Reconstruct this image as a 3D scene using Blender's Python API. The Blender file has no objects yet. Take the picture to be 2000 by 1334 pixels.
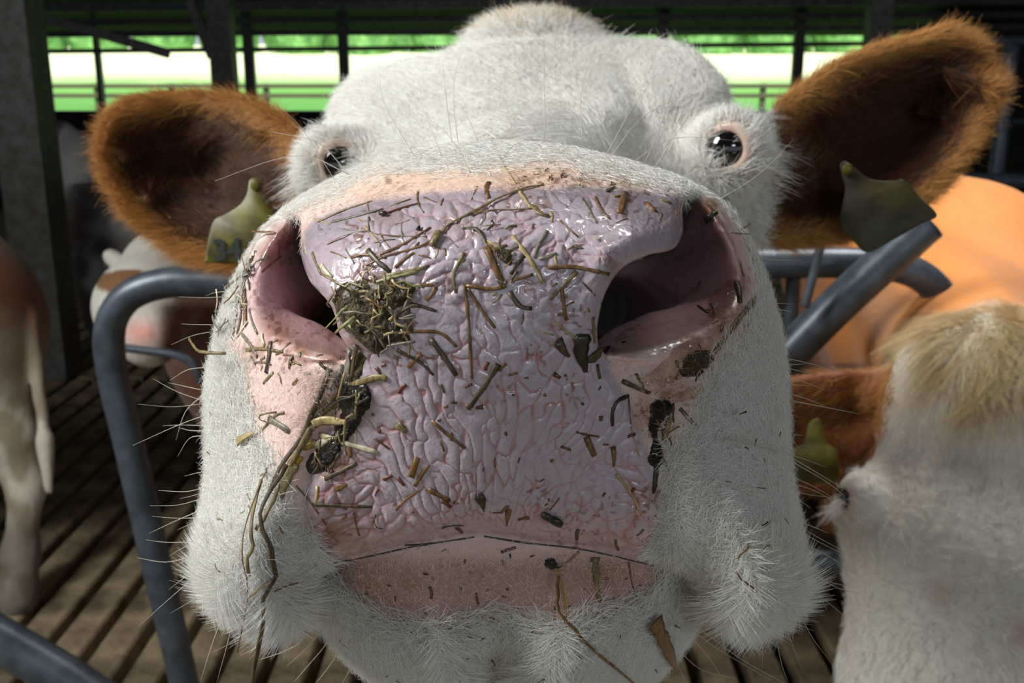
import bpy, math, random
import numpy as np
from mathutils import Vector, Matrix
from mathutils.bvhtree import BVHTree

# ---------------------------------------------------------------- camera, light, exposure
SC = bpy.context.scene
COL = SC.collection
F = 2000.0
PITCH = math.atan(517.0 / F)
CH = 1.35
CP, SP = math.cos(PITCH), math.sin(PITCH)
cam_d = bpy.data.cameras.new('camera')
cam = bpy.data.objects.new('camera', cam_d)
COL.objects.link(cam)
cam.location = (0, 0, CH)
cam.rotation_euler = (math.pi / 2 - PITCH, 0, 0)
cam_d.sensor_width = 36.0
cam_d.lens = 36.0
cam_d.clip_start = 0.02
cam_d.clip_end = 600
cam_d.dof.use_dof = True
cam_d.dof.focus_distance = 0.325
cam_d.dof.aperture_fstop = 24.0
SC.camera = cam

SC.view_settings.view_transform = 'Standard'
SC.view_settings.look = 'None'
SC.view_settings.gamma = 1.0
SC.view_settings.use_curve_mapping = False
SC.view_settings.exposure = 0.12
SC.cycles.use_denoising = True
SC.cycles.max_bounces = 6
SC.cycles.sample_clamp_indirect = 6.0

world = bpy.data.worlds.new('overcast_sky')
SC.world = world
world.use_nodes = True
wn = world.node_tree.nodes
wn['Background'].inputs[0].default_value = (0.80, 0.90, 1.0, 1)
wn['Background'].inputs[1].default_value = 0.58

def lamp(name, kind, loc, target, energy, color, **kw):
    d = bpy.data.lights.new(name, kind)
    d.energy = energy
    d.color = color
    for k, v in kw.items():
        setattr(d, k, v)
    o = bpy.data.objects.new(name, d)
    COL.objects.link(o)
    o.location = loc
    o.rotation_euler = (Vector(target) - Vector(loc)).to_track_quat('-Z', 'Y').to_euler()
    return o
lamp('sun', 'SUN', (0, 30, 30), (-6, 50, 0), 6.0, (1.0, 0.96, 0.88), angle=0.02)
lamp('roof_light_strip', 'AREA', (-2.15, 0.12, 2.85), (0, 0.45, 1.22), 108.0, (0.98, 1.0, 0.985),
     shape='RECTANGLE', size=0.9, size_y=1.3)
lamp('right_cow_fill', 'AREA', (1.15, 1.95, 3.35), (0.95, 1.5, 1.1), 11.5, (1.0, 0.98, 0.94), shape='RECTANGLE', size=0.8, size_y=0.8, spread=1.15)  # added fill lamp that brightens the cow on the right

lamp('nose_glint_lamp', 'AREA', (1.5, -3.0, 2.35), (0.05, 0.33, 1.2), 15.0, (0.80, 0.90, 1.0), shape='RECTANGLE', size=1.0, size_y=0.26)  # added lamp without a real source, puts bluish glints on the wet nose

# ---------------------------------------------------------------- helpers
def P(px, py, z):
    """the world point seen at pixel (px, py) at depth z"""
    x = (px - 1000.0) / F * z
    y = (667.0 - py) / F * z
    return Vector((x, z * CP + y * SP, CH - z * SP + y * CP))

def to_world(x, y, z):
    return np.stack([x, z * CP + y * SP, CH - z * SP + y * CP], -1)

def to_cam(p):
    p = np.asarray(p, float)
    X, Y, Z = p[..., 0], p[..., 1], p[..., 2] - CH
    return np.stack([X, Y * SP + Z * CP, Y * CP - Z * SP], -1)

def tag(o, label=None, cat=None, group=None, kind=None):
    if label: o['label'] = label
    if cat: o['category'] = cat
    if group: o['group'] = group
    if kind: o['kind'] = kind
    return o

def empty(name, loc=(0, 0, 0)):
    o = bpy.data.objects.new(name, None)
    o.empty_display_size = 0.05
    COL.objects.link(o)
    o.location = loc
    return o

def link(name, me, mat=None, parent=None, smooth=True):
    o = bpy.data.objects.new(name, me)
    COL.objects.link(o)
    if mat is not None and len(me.materials) == 0:
        me.materials.append(mat)
    if smooth and hasattr(me, 'polygons'):
        me.polygons.foreach_set('use_smooth', np.ones(len(me.polygons), bool))
    if parent is not None:
        o.parent = parent
        o.matrix_parent_inverse = Matrix.Translation(-parent.location)
    return o

def mesh_np(name, v, faces):
    me = bpy.data.meshes.new(name)
    v = np.asarray(v, np.float32)
    me.vertices.add(len(v))
    me.vertices.foreach_set('co', v.ravel())
    if isinstance(faces, np.ndarray):
        n, k = faces.shape
        me.loops.add(n * k)
        me.loops.foreach_set('vertex_index', faces.astype(np.int32).ravel())
        me.polygons.add(n)
        me.polygons.foreach_set('loop_start', np.arange(0, n * k, k, dtype=np.int32))
        me.update(calc_edges=True)
    else:
        me.clear_geometry()
        me.from_pydata([tuple(p) for p in v], [], faces)
        me.update()
    return me

def catmull(pts, n, closed=False):
    p = np.asarray(pts, float)
    m = len(p)
    if closed:
        q = np.concatenate([p[-1:], p, p[:2]])
        segs = m
    else:
        q = np.concatenate([2 * p[:1] - p[1:2], p, 2 * p[-1:] - p[-2:-1]])
        segs = m - 1
    t = np.linspace(0, segs, n, endpoint=not closed)
    i = np.minimum(t.astype(int), segs - 1)
    f = (t - i)[:, None]
    a, b, c, d = q[i], q[i + 1], q[i + 2], q[i + 3]
    return 0.5 * ((2 * b) + (-a + c) * f + (2 * a - 5 * b + 4 * c - d) * f ** 2 + (-a + 3 * b - 3 * c + d) * f ** 3)

# ---- 2D maps over the picture plane of the head's own frame
RX0, RY0, RS = -700.0, -420.0, 6.0
RNX, RNY = 567, 400
GX, GY = np.meshgrid(RX0 + RS * np.arange(RNX), RY0 + RS * np.arange(RNY))

def samp(m, px, py):
    fx = np.clip((px - RX0) / RS, 0, RNX - 1.001)
    fy = np.clip((py - RY0) / RS, 0, RNY - 1.001)
    i = fx.astype(np.int32); j = fy.astype(np.int32)
    a = (fx - i).astype(np.float32); b = (fy - j).astype(np.float32)
    return (m[j, i] * (1 - a) + m[j, i + 1] * a) * (1 - b) + (m[j + 1, i] * (1 - a) + m[j + 1, i + 1] * a) * b

def sd_poly(pts, n=150, closed=True, smooth=True, gx=None, gy=None):
    """signed distance in pixels, positive inside"""
    q = catmull(pts, n, closed) if smooth else np.asarray(pts, float)
    X = (GX if gx is None else gx).astype(np.float32); Y = (GY if gy is None else gy).astype(np.float32)
    best = np.full(X.shape, 1e12, np.float32)
    ins = np.zeros(X.shape, bool)
    m = len(q)
    for k in range(m if closed else m - 1):
        a = q[k]; b = q[(k + 1) % m]
        dx, dy = b - a
        L = dx * dx + dy * dy + 1e-9
        t = np.clip(((X - a[0]) * dx + (Y - a[1]) * dy) / L, 0, 1)
        d = (X - a[0] - t * dx) ** 2 + (Y - a[1] - t * dy) ** 2
        np.minimum(best, d, out=best)
        if closed and abs(dy) > 1e-9:
            c = ((a[1] > Y) != (b[1] > Y))
            ins ^= c & (X < (Y - a[1]) * dx / dy + a[0])
    d = np.sqrt(best)
    return np.where(ins, d, -d) if closed else d

def tps(pts, gx=None, gy=None, lam=1e-3):
    """smooth surface through (px, py, value) control points"""
    p = np.asarray(pts, float)
    s = 400.0
    x, y, v = p[:, 0] / s, p[:, 1] / s, p[:, 2]
    n = len(p)
    U = lambda r2: 0.5 * r2 * np.log(r2 + 1e-9)
    K = U((x[:, None] - x) ** 2 + (y[:, None] - y) ** 2) + lam * np.eye(n)
    A = np.zeros((n + 3, n + 3))
    A[:n, :n] = K
    A[:n, n] = 1; A[:n, n + 1] = x; A[:n, n + 2] = y
    A[n:, :n] = A[:n, n:].T
    w = np.linalg.solve(A, np.r_[v, 0, 0, 0])
    X = np.clip(GX if gx is None else gx, p[:, 0].min() - 150, p[:, 0].max() + 150) / s
    Y = np.clip(GY if gy is None else gy, p[:, 1].min() - 150, p[:, 1].max() + 150) / s
    out = w[n] + w[n + 1] * X + w[n + 2] * Y
    for k in range(n):
        out = out + w[k] * U((X - x[k]) ** 2 + (Y - y[k]) ** 2)
    return out.astype(np.float32)

# ---- hashing noise
def h2(i, j, seed=0):
    n = (i.astype(np.int64) * 374761393 + j.astype(np.int64) * 668265263 + seed * 1442695041) & 0x7fffffff
    n = (n ^ (n >> 13)) * 1274126177 & 0x7fffffff
    return ((n ^ (n >> 16)) & 0xffff) / 65535.0

def vnoise(x, y, seed=0):
    i = np.floor(x).astype(int); j = np.floor(y).astype(int)
    a = x - i; b = y - j
    a = a * a * (3 - 2 * a); b = b * b * (3 - 2 * b)
    return (h2(i, j, seed) * (1 - a) + h2(i + 1, j, seed) * a) * (1 - b) + (h2(i, j + 1, seed) * (1 - a) + h2(i + 1, j + 1, seed) * a) * b

def fbm(x, y, seed=0, o=3):
    s = 0; a = 0.5; t = 0
    for k in range(o):
        s = s + a * vnoise(x * 2 ** k, y * 2 ** k, seed + k); t += a; a *= 0.5
    return s / t

def worley(x, y, seed=0):
    i = np.floor(x).astype(int); j = np.floor(y).astype(int)
    f1 = np.full(x.shape, 9.0); f2 = np.full(x.shape, 9.0)
    for di in (-1, 0, 1):
        for dj in (-1, 0, 1):
            cx = i + di + 0.15 + 0.7 * h2(i + di, j + dj, seed)
            cy = j + dj + 0.15 + 0.7 * h2(i + di, j + dj, seed + 7)
            d = np.hypot(x - cx, y - cy)
            f2 = np.where(d < f1, f1, np.minimum(f2, d))
            f1 = np.minimum(f1, d)
    return f1, f2

def sstep(a, b, x):
    t = np.clip((x - a) / (b - a), 0, 1)
    return t * t * (3 - 2 * t)

# ---- implicit surfaces
def smin(a, b, k):
    h = np.clip(0.5 + 0.5 * (b - a) / k, 0, 1)
    return b + (a - b) * h - k * h * (1 - h)

def smax(a, b, k):
    return -smin(-a, -b, k)

def capsule(x, y, z, a, b, ra, rb):
    a = np.asarray(a, float); b = np.asarray(b, float)
    d = b - a
    t = np.clip(((x - a[0]) * d[0] + (y - a[1]) * d[1] + (z - a[2]) * d[2]) / (d @ d), 0, 1)
    return np.sqrt((x - a[0] - t * d[0]) ** 2 + (y - a[1] - t * d[1]) ** 2 + (z - a[2] - t * d[2]) ** 2) - (ra + (rb - ra) * t)

def ellipsoid(x, y, z, c, r, rot=None):
    dx, dy, dz = x - c[0], y - c[1], z - c[2]
    if rot is not None:
        m = np.array(rot)
        dx, dy, dz = (m[0, 0] * dx + m[0, 1] * dy + m[0, 2] * dz, m[1, 0] * dx + m[1, 1] * dy + m[1, 2] * dz,
                      m[2, 0] * dx + m[2, 1] * dy + m[2, 2] * dz)
    k0 = np.sqrt((dx / r[0]) ** 2 + (dy / r[1]) ** 2 + (dz / r[2]) ** 2)
    k1 = np.sqrt((dx / r[0] ** 2) ** 2 + (dy / r[1] ** 2) ** 2 + (dz / r[2] ** 2) ** 2) + 1e-9
    return k0 * (k0 - 1) / k1

def surface_nets(field, lo, hi, s, metric, levels=4):
    """sparse surface nets. field(U,V,W grid coordinates)->(value in metres, metres per grid unit)."""
    step = s * 2 ** levels
    rng = [np.arange(math.floor(lo[a] / step), math.ceil(hi[a] / step) + 1) for a in range(3)]
    cells = np.stack(np.meshgrid(*rng, indexing='ij'), -1).reshape(-1, 3)
    lev = levels
    while True:
        st = s * 2 ** lev
        c = (cells + 0.5) * st
        v, g = field(c[:, 0], c[:, 1], c[:, 2])
        keep = np.abs(v) < (2.2, 2.0, 1.8, 1.6, 1.5)[lev] * st * g
        cells = cells[keep]
        if lev == 0:
            break
        off = np.array([[i, j, k] for i in (0, 1) for j in (0, 1) for k in (0, 1)])
        cells = (cells[:, None, :] * 2 + off).reshape(-1, 3)
        lev -= 1
    base = cells.min(0) - 2
    dim = (cells.max(0) - base + 4).astype(np.int64)
    key = lambda c: ((c[..., 0] - base[0]) * dim[1] + (c[..., 1] - base[1])) * dim[2] + (c[..., 2] - base[2])
    off = np.array([[i, j, k] for i in (0, 1) for j in (0, 1) for k in (0, 1)])
    ck = key(cells[:, None, :] + off)
    uk, inv = np.unique(ck, return_inverse=True)
    inv = inv.reshape(ck.shape)
    uc = np.stack([uk // (dim[1] * dim[2]) + base[0], uk // dim[2] % dim[1] + base[1], uk % dim[2] + base[2]], -1)
    val, _ = field(uc[:, 0] * s, uc[:, 1] * s, uc[:, 2] * s)
    cv = val[inv]
    neg = cv < 0
    act = neg.any(1) & ~neg.all(1)
    cells, cv, inv = cells[act], cv[act], inv[act]
    edges = [(0, 1), (2, 3), (4, 5), (6, 7), (0, 2), (1, 3), (4, 6), (5, 7), (0, 4), (1, 5), (2, 6), (3, 7)]
    acc = np.zeros((len(cells), 3)); cnt = np.zeros(len(cells))
    for a, b in edges:
        va, vb = cv[:, a], cv[:, b]
        m = (va < 0) != (vb < 0)
        t = np.where(m, va / np.where(m, va - vb, 1), 0)[:, None]
        p = off[a] + t * (off[b] - off[a])
        acc += np.where(m[:, None], p, 0); cnt += m
    gpos = (cells + acc / cnt[:, None]) * s
    vk = key(cells)
    order = np.argsort(vk); svk = vk[order]
    def find(k):
        i = np.clip(np.searchsorted(svk, k), 0, len(svk) - 1)
        return np.where(svk[i] == k, order[i], -1)
    quads = []
    for ax in range(3):
        e = np.eye(3, dtype=int)[ax]
        o1 = np.eye(3, dtype=int)[(ax + 1) % 3]; o2 = np.eye(3, dtype=int)[(ax + 2) % 3]
        # edge from corner 0 along ax of every active cell
        b = {0: 4, 1: 2, 2: 1}[ax]
        va, vb = cv[:, 0], cv[:, b]
        m = (va < 0) != (vb < 0)
        c = cells[m]
        q = np.stack([find(key(c)), find(key(c - o1)), find(key(c - o1 - o2)), find(key(c - o2))], -1)
        flip = (va[m] >= 0)
        q[flip] = q[flip][:, ::-1]
        quads.append(q[(q >= 0).all(1)])
    return gpos, np.concatenate(quads)
# ---------------------------------------------------------------- the barn
def srgb(r, g, b):
    f = lambda c: c / 12.92 if c <= .04045 else ((c + .055) / 1.055) ** 2.4
    return np.array([f(r / 255), f(g / 255), f(b / 255)])

class NT:
    def __init__(self, name):
        self.m = bpy.data.materials.new(name)
        self.m.use_nodes = True
        self.t = self.m.node_tree
        self.b = self.t.nodes['Principled BSDF']
    def n(self, kind, **kw):
        o = self.t.nodes.new(kind)
        for k, v in kw.items():
            setattr(o, k, v)
        return o
    def l(self, a, b):
        self.t.links.new(a, b)
    def set(self, **kw):
        for k, v in kw.items():
            self.b.inputs[k.replace('_', ' ')].default_value = v
        return self
    def noise(self, scale, detail=3, rough=.55, coord='Object'):
        tc = self.n('ShaderNodeTexCoord')
        o = self.n('ShaderNodeTexNoise')
        o.inputs['Scale'].default_value = scale
        o.inputs['Detail'].default_value = detail
        o.inputs['Roughness'].default_value = rough
        self.l(tc.outputs[coord], o.inputs['Vector'])
        return o
    def ramp(self, src, stops):
        r = self.n('ShaderNodeValToRGB')
        e = r.color_ramp.elements
        while len(e) < len(stops):
            e.new(.5)
        for i, (p, c) in enumerate(stops):
            e[i].position = p
            e[i].color = tuple(c) + ((1,) if len(c) == 3 else ())
        self.l(src, r.inputs[0])
        return r
    def bump(self, src, strength, dist):
        b = self.n('ShaderNodeBump')
        b.inputs['Strength'].default_value = strength
        b.inputs['Distance'].default_value = dist
        self.l(src, b.inputs['Height'])
        self.l(b.outputs[0], self.b.inputs['Normal'])
        return b

def M_plain(name, c, rough=.5, metal=0., nscale=None, namt=.3, bump=0., bscale=60, spec=.5, coat=0., c2=None):
    k = NT(name)
    k.set(Roughness=rough, Metallic=metal)
    k.b.inputs['Specular IOR Level'].default_value = spec
    k.b.inputs['Coat Weight'].default_value = coat
    if nscale:
        c = np.asarray(c)
        lo = np.asarray(c2) if c2 is not None else c * (1 - namt)
        k.l(k.ramp(k.noise(nscale, 4, .6).outputs['Fac'], [(.35, lo), (.65, c)]).outputs[0], k.b.inputs['Base Color'])
    else:
        k.b.inputs['Base Color'].default_value = tuple(c) + (1,)
    if bump:
        k.bump(k.noise(bscale, 4).outputs['Fac'], bump, .01)
    return k.m

def box_np(lo, hi, bev=0.):
    x0, y0, z0 = lo; x1, y1, z1 = hi
    if bev <= 0:
        v = [(x0, y0, z0), (x1, y0, z0), (x1, y1, z0), (x0, y1, z0), (x0, y0, z1), (x1, y0, z1), (x1, y1, z1), (x0, y1, z1)]
        f = [(0, 3, 2, 1), (4, 5, 6, 7), (0, 1, 5, 4), (1, 2, 6, 5), (2, 3, 7, 6), (3, 0, 4, 7)]
        return v, f
    b = bev
    v = [(x0, y0, z0), (x1, y0, z0), (x1, y1, z0), (x0, y1, z0), (x0, y0, z1 - b), (x1, y0, z1 - b), (x1, y1, z1 - b), (x0, y1, z1 - b),
         (x0 + b, y0 + b, z1), (x1 - b, y0 + b, z1), (x1 - b, y1 - b, z1), (x0 + b, y1 - b, z1)]
    f = [(0, 3, 2, 1), (8, 9, 10, 11)] + [(i, (i + 1) % 4, 4 + (i + 1) % 4, 4 + i) for i in range(4)] + [(4 + i, 4 + (i + 1) % 4, 8 + (i + 1) % 4, 8 + i) for i in range(4)]
    return v, f

def box(name, lo, hi, mat, parent=None, bev=0., kind=None, loc=None):
    v, f = box_np(lo, hi, bev)
    c = np.array(loc if loc is not None else [(lo[0] + hi[0]) / 2, (lo[1] + hi[1]) / 2, lo[2]])
    o = link(name, mesh_np(name, np.array(v) - c, f), mat, None, smooth=False)
    o.location = c
    if parent is not None:
        o.parent = parent
        o.location = Vector(c) - parent.location
    if kind: o['kind'] = kind
    return o

def bar(name, a, b, w, h, mat, parent=None, kind=None):
    """square bar from a to b"""
    a, b = Vector(a), Vector(b)
    d = (b - a).normalized()
    u = Vector((0, 0, 1)) if abs(d.z) < .95 else Vector((0, 1, 0))
    s = d.cross(u).normalized(); t = s.cross(d)
    v = []
    for p in (a, b):
        for i, j in ((-1, -1), (1, -1), (1, 1), (-1, 1)):
            v.append(p + s * i * w / 2 + t * j * h / 2)
    f = [(0, 1, 2, 3), (7, 6, 5, 4)] + [(i, 4 + i, 4 + (i + 1) % 4, (i + 1) % 4) for i in range(4)]
    c = (a + b) / 2
    o = link(name, mesh_np(name, [p - c for p in v], f), mat, None, smooth=False)
    o.location = c if parent is None else c - parent.location
    if parent is not None: o.parent = parent
    if kind: o['kind'] = kind
    return o

def PYp(px, py, Y):
    """the point seen at pixel (px, py) on the upright plane y = Y"""
    d = P(px, py, 1.0) - Vector((0, 0, CH))
    return Vector((0, 0, CH)) + d * (Y / d.y)

MAT_CONC = M_plain('dirty_concrete', srgb(150, 134, 104), .8, nscale=9, c2=srgb(84, 72, 52), bump=.5, bscale=40)
MAT_PIT = M_plain('slurry_pit', srgb(22, 18, 14), .6)
MAT_WOOD = M_plain('dark_roof_boards', srgb(74, 52, 36), .8, nscale=14, c2=srgb(40, 28, 20))
MAT_STEEL = M_plain('weathered_steel', srgb(96, 94, 92), .55, .3, nscale=20, c2=srgb(70, 66, 62))
MAT_WALL = M_plain('dark_barn_wall', srgb(52, 46, 42), .85, nscale=8, c2=srgb(30, 26, 24))
MAT_TUBE = M_plain('galvanised_tube', srgb(80, 88, 98), .40, .3, nscale=30, c2=srgb(56, 62, 70))

# floor: pit, solid strips and the slatted elements
fl_v, fl_f = [], []
def quad(pts):
    n = len(fl_v)
    fl_v.extend(pts); fl_f.append((n, n + 1, n + 2, n + 3))
quad([(-9, -7, 0), (9, -7, 0), (9, 1.5, 0), (-9, 1.5, 0)])
quad([(-9, 7.6, 0), (9, 7.6, 0), (9, 13.5, 0), (-9, 13.5, 0)])
quad([(-9, 1.5, -.5), (9, 1.5, -.5), (9, 7.6, -.5), (-9, 7.6, -.5)])
quad([(-9, 1.5, 0), (9, 1.5, 0), (9, 1.5, -.5), (-9, 1.5, -.5)])
quad([(-9, 7.6, -.5), (9, 7.6, -.5), (9, 7.6, 0), (-9, 7.6, 0)])
FLOOR = link('floor', mesh_np('floor', fl_v, fl_f), MAT_CONC, smooth=False)
FLOOR['kind'] = 'structure'
sl_me = None
for row, (ya, yb) in enumerate(((1.51, 4.53), (4.56, 7.59))):
    for i in range(66):
        x = -3.66 + i * .112
        if sl_me is None:
            v, f = box_np((-.041, ya, -.12), (.041, yb, 0), .006)
            sl_me = mesh_np('floor_slat', np.array(v) - np.array((0, ya, 0)), f)
            sl_me.materials.append(MAT_CONC)
        o = bpy.data.objects.new('floor_slat', sl_me)
        COL.objects.link(o)
        o.parent = FLOOR
        o.location = (x, ya, ((i * 37) % 7 - 3) * .0008)
bo = box('floor', (-9, 1.5, -.45), (-3.72, 7.6, -.001), MAT_CONC, kind='structure')
bo2 = box('floor', (3.70, 1.5, -.45), (9, 7.6, -.001), MAT_CONC, kind='structure')

# back wall: low sill under a long opening, closed on the right
box('wall_back', (-9, 12.0, 0), (4.75, 12.2, .97), MAT_WALL, kind='structure')
box('wall_back', (4.75, 12.0, 0), (9, 12.2, 2.6), MAT_WALL, kind='structure')
box('wall_left', (-9.2, 1.0, 0), (-9, 12.2, 3.2), MAT_WALL, kind='structure')
box('wall_right', (9, -2.0, 0), (9.2, 12.2, 5.2), MAT_WALL, kind='structure')
# roof: two slopes, open at the eaves
rv = [(-9.5, 12.9, 1.86), (9.5, 12.9, 1.90), (9.5, 1.2, 4.7), (-9.5, 1.2, 4.7), (9.5, -7.0, 2.5), (-9.5, -7.0, 2.5)]
rv2 = [(x, y, z + .12) for x, y, z in rv]
CEIL = link('ceiling', mesh_np('ceiling', rv + rv2, [(0, 1, 2, 3), (3, 2, 4, 5), (9, 8, 7, 6), (11, 10, 8, 9), (0, 6, 7, 1), (5, 4, 10, 11)]), MAT_WOOD, smooth=False)
CEIL['kind'] = 'structure'
roof_z = lambda y: 1.86 + (12.9 - y) * (4.7 - 1.86) / 11.7
for i in range(22):                      # roof boards between the beams
    y0 = 8.6 + i * .195
    z0, z1 = roof_z(y0) - .035, roof_z(y0 + .18) - .035
    v = [(-9, y0, z0), (9, y0, z0), (9, y0 + .18, z1), (-9, y0 + .18, z1), (-9, y0, z0 + .03), (9, y0, z0 + .03), (9, y0 + .18, z1 + .03), (-9, y0 + .18, z1 + .03)]
    o = link('roof_board', mesh_np('roof_board', v, [(3, 2, 1, 0), (4, 5, 6, 7), (0, 1, 5, 4), (1, 2, 6, 5), (2, 3, 7, 6), (3, 0, 4, 7)]), MAT_WOOD, CEIL, smooth=False)
for n, (py_, Y, h) in enumerate(((14, 11.0, .09), (42, 11.7, .07), (66, 12.0, .06))):
    a, b = PYp(1000, py_ + 7, Y), PYp(1000, py_ - 7, Y)
    bar('trim_%d' % (n + 1), (-9, Y, a.z + .0), (9, Y, b.z + .06), .08, h, MAT_STEEL, kind='structure')
a = PYp(1000, 103, 12.0).z; b = PYp(1000, 84, 12.0).z
bar('trim_4', (-9, 12.0, a - .02), (4.75, 12.0, b), .05, .05, MAT_STEEL, kind='structure')
def post(px, w, Y, py_lo, label, lean=0, top=None):
    c = PYp(px, py_lo, Y)
    zt = roof_z(Y) if Y > 1.2 else 4.5
    o = box('barn_post', (c.x - w / 2, Y - w / 2, 0), (c.x + w / 2, Y + w / 2, (top or zt) - .02), MAT_STEEL)
    tag(o, label, 'post', 'steel posts of the barn')
    return o
post(92, .19, 4.6, 600, 'thick grey steel post at the far left of the barn')
post(437, .165, 8.0, 120, 'steel post above the left brown ear')
post(1716, .16, 8.0, 40, 'steel post above the right brown ear')
for k_, (px, lab) in enumerate(((195, 'thin window post left of the left ear'), (489, 'slim window post just right of the post above the left ear'), (673, 'slim window post left of the cow forehead'),
                                (1292, 'slim window post right above the cow forehead'), (1556, 'slim window post left of the right brown ear'))):
    c = PYp(px, 150, 11.95)
    w = .11 if k_ else .05
    o = box('window_post', (c.x - w / 2, 11.9, .97), (c.x + w / 2, 12.0, roof_z(12) - .02), MAT_STEEL)
    tag(o, lab, 'post', 'posts in the long window opening')
for k_, (pa, pb, lab) in enumerate((((372, 0), (416, 112), 'diagonal steel brace beside the post above the left ear'), ((20, 15), (330, 105), 'long slanting steel brace at the top left'))):
    o = bar('roof_brace', PYp(pa[0], pa[1], 8.2), PYp(pb[0], pb[1], 8.2), .07, .07, MAT_STEEL)
    tag(o, lab, 'brace', 'steel braces under the roof')
def rod(name, pts, r, mat, parent=None, sides=14, n=None):
    q = catmull(np.array([tuple(p) for p in pts]), n or max(3, len(pts) * 6))
    tn = np.gradient(q, axis=0); tn /= np.linalg.norm(tn, axis=1, keepdims=True)
    u = np.array([.21, .35, .91])
    nn = u - (tn @ u)[:, None] * tn; nn /= np.linalg.norm(nn, axis=1, keepdims=True)
    bb = np.cross(tn, nn)
    m = len(q)
    ang = np.arange(sides) / sides * 2 * math.pi
    v = (q[:, None, :] + r * (np.cos(ang)[None, :, None] * bb[:, None, :] + np.sin(ang)[None, :, None] * nn[:, None, :])).reshape(-1, 3)
    f = [(i * sides + k, (i + 1) * sides + k, (i + 1) * sides + (k + 1) % sides, i * sides + (k + 1) % sides) for i in range(m - 1) for k in range(sides)]
    f += [tuple(range(sides)), tuple(reversed(range((m - 1) * sides, m * sides)))]
    c = v.mean(0)
    o = link(name, mesh_np(name, v - c, f), mat)
    o.location = Vector(c) if parent is None else Vector(c) - parent.location
    if parent is not None: o.parent = parent
    return o
for k_, (py_, Y, x0, x1, r, lab) in enumerate(((290, 6.6, -6, -1.2, .032, 'steel stall rail behind the left ear, upper of two'), (366, 6.6, -6, -1.2, .022, 'steel stall rail behind the left ear, lower of two'),
                                               (352, 4.4, 1.75, 6, .030, 'light grey stall rail behind the right ear'), (238, 7.4, 2.5, 8, .022, 'thin stall rail behind the tip of the right ear'), (80, 6.2, 2.35, 8, .030, 'high stall rail above the tip of the right ear'))):
    z = PYp(1000, py_, Y).z
    tag(rod('stall_rail', [(x0, Y, z), ((x0 + x1) / 2, Y, z), (x1, Y, z)], r, MAT_TUBE), lab, 'rail', 'steel stall rails')
for k_, (px, Y, zt, lab) in enumerate(((1957, 5.0, 1.5, 'upright stall post right of the tip of the right ear'), (40, 6.70, 1.25, 'upright stall post at the far left edge'))):
    c = PYp(px, 250, Y)
    o = rod('stall_post', [(c.x, Y, 0), (c.x, Y, .7), (c.x, Y, zt)], .04, MAT_TUBE)
    tag(o, lab, 'post', 'upright stall posts')

# outside: meadow rising to a line of trees, and a field fence
def M_field():
    k = NT('meadow')
    tc = k.n('ShaderNodeTexCoord')
    sx = k.n('ShaderNodeSeparateXYZ')
    k.l(tc.outputs['Object'], sx.inputs[0])
    nz = k.n('ShaderNodeTexNoise'); nz.inputs['Scale'].default_value = .35; nz.inputs['Detail'].default_value = 5
    k.l(tc.outputs['Object'], nz.inputs['Vector'])
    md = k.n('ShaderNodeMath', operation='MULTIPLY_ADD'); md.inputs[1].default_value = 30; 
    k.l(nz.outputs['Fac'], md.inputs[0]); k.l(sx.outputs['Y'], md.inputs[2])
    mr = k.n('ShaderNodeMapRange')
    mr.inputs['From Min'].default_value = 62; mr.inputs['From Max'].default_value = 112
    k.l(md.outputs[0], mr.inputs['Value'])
    r = k.ramp(mr.outputs[0], [(0, srgb(88, 150, 66)), (.45, srgb(112, 168, 78)), (1, srgb(222, 232, 190))])  # far grass paled to stand in for overexposed sunlight
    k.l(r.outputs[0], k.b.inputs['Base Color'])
    k.set(Roughness=.9)
    return k.m
gy = [13.0, 25, 40, 60, 90, 120, 150, 260]
gz = [-.05, -.05, -.02, .3, 1.4, 3.0, 4.7, 9.0]
gv, gf = [], []
gxs = np.linspace(-110, 110, 23)
for y, z in zip(gy, gz):
    for x in gxs:
        gv.append((x, y, z + .25 * math.sin(x * .11 + y * .05) * min(1, (y - 13) / 60)))
for j in range(len(gy) - 1):
    for i in range(22):
        a = j * 23 + i
        gf.append((a, a + 1, a + 24, a + 23))
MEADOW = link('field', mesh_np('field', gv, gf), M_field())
tag(MEADOW, kind='structure')
MAT_LEAF = M_plain('tree_foliage', srgb(140, 196, 122), .8, nscale=.8, c2=srgb(70, 120, 60))
MAT_BARK = M_plain('tree_bark', srgb(70, 58, 46), .9)
rt = random.Random(3)
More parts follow.
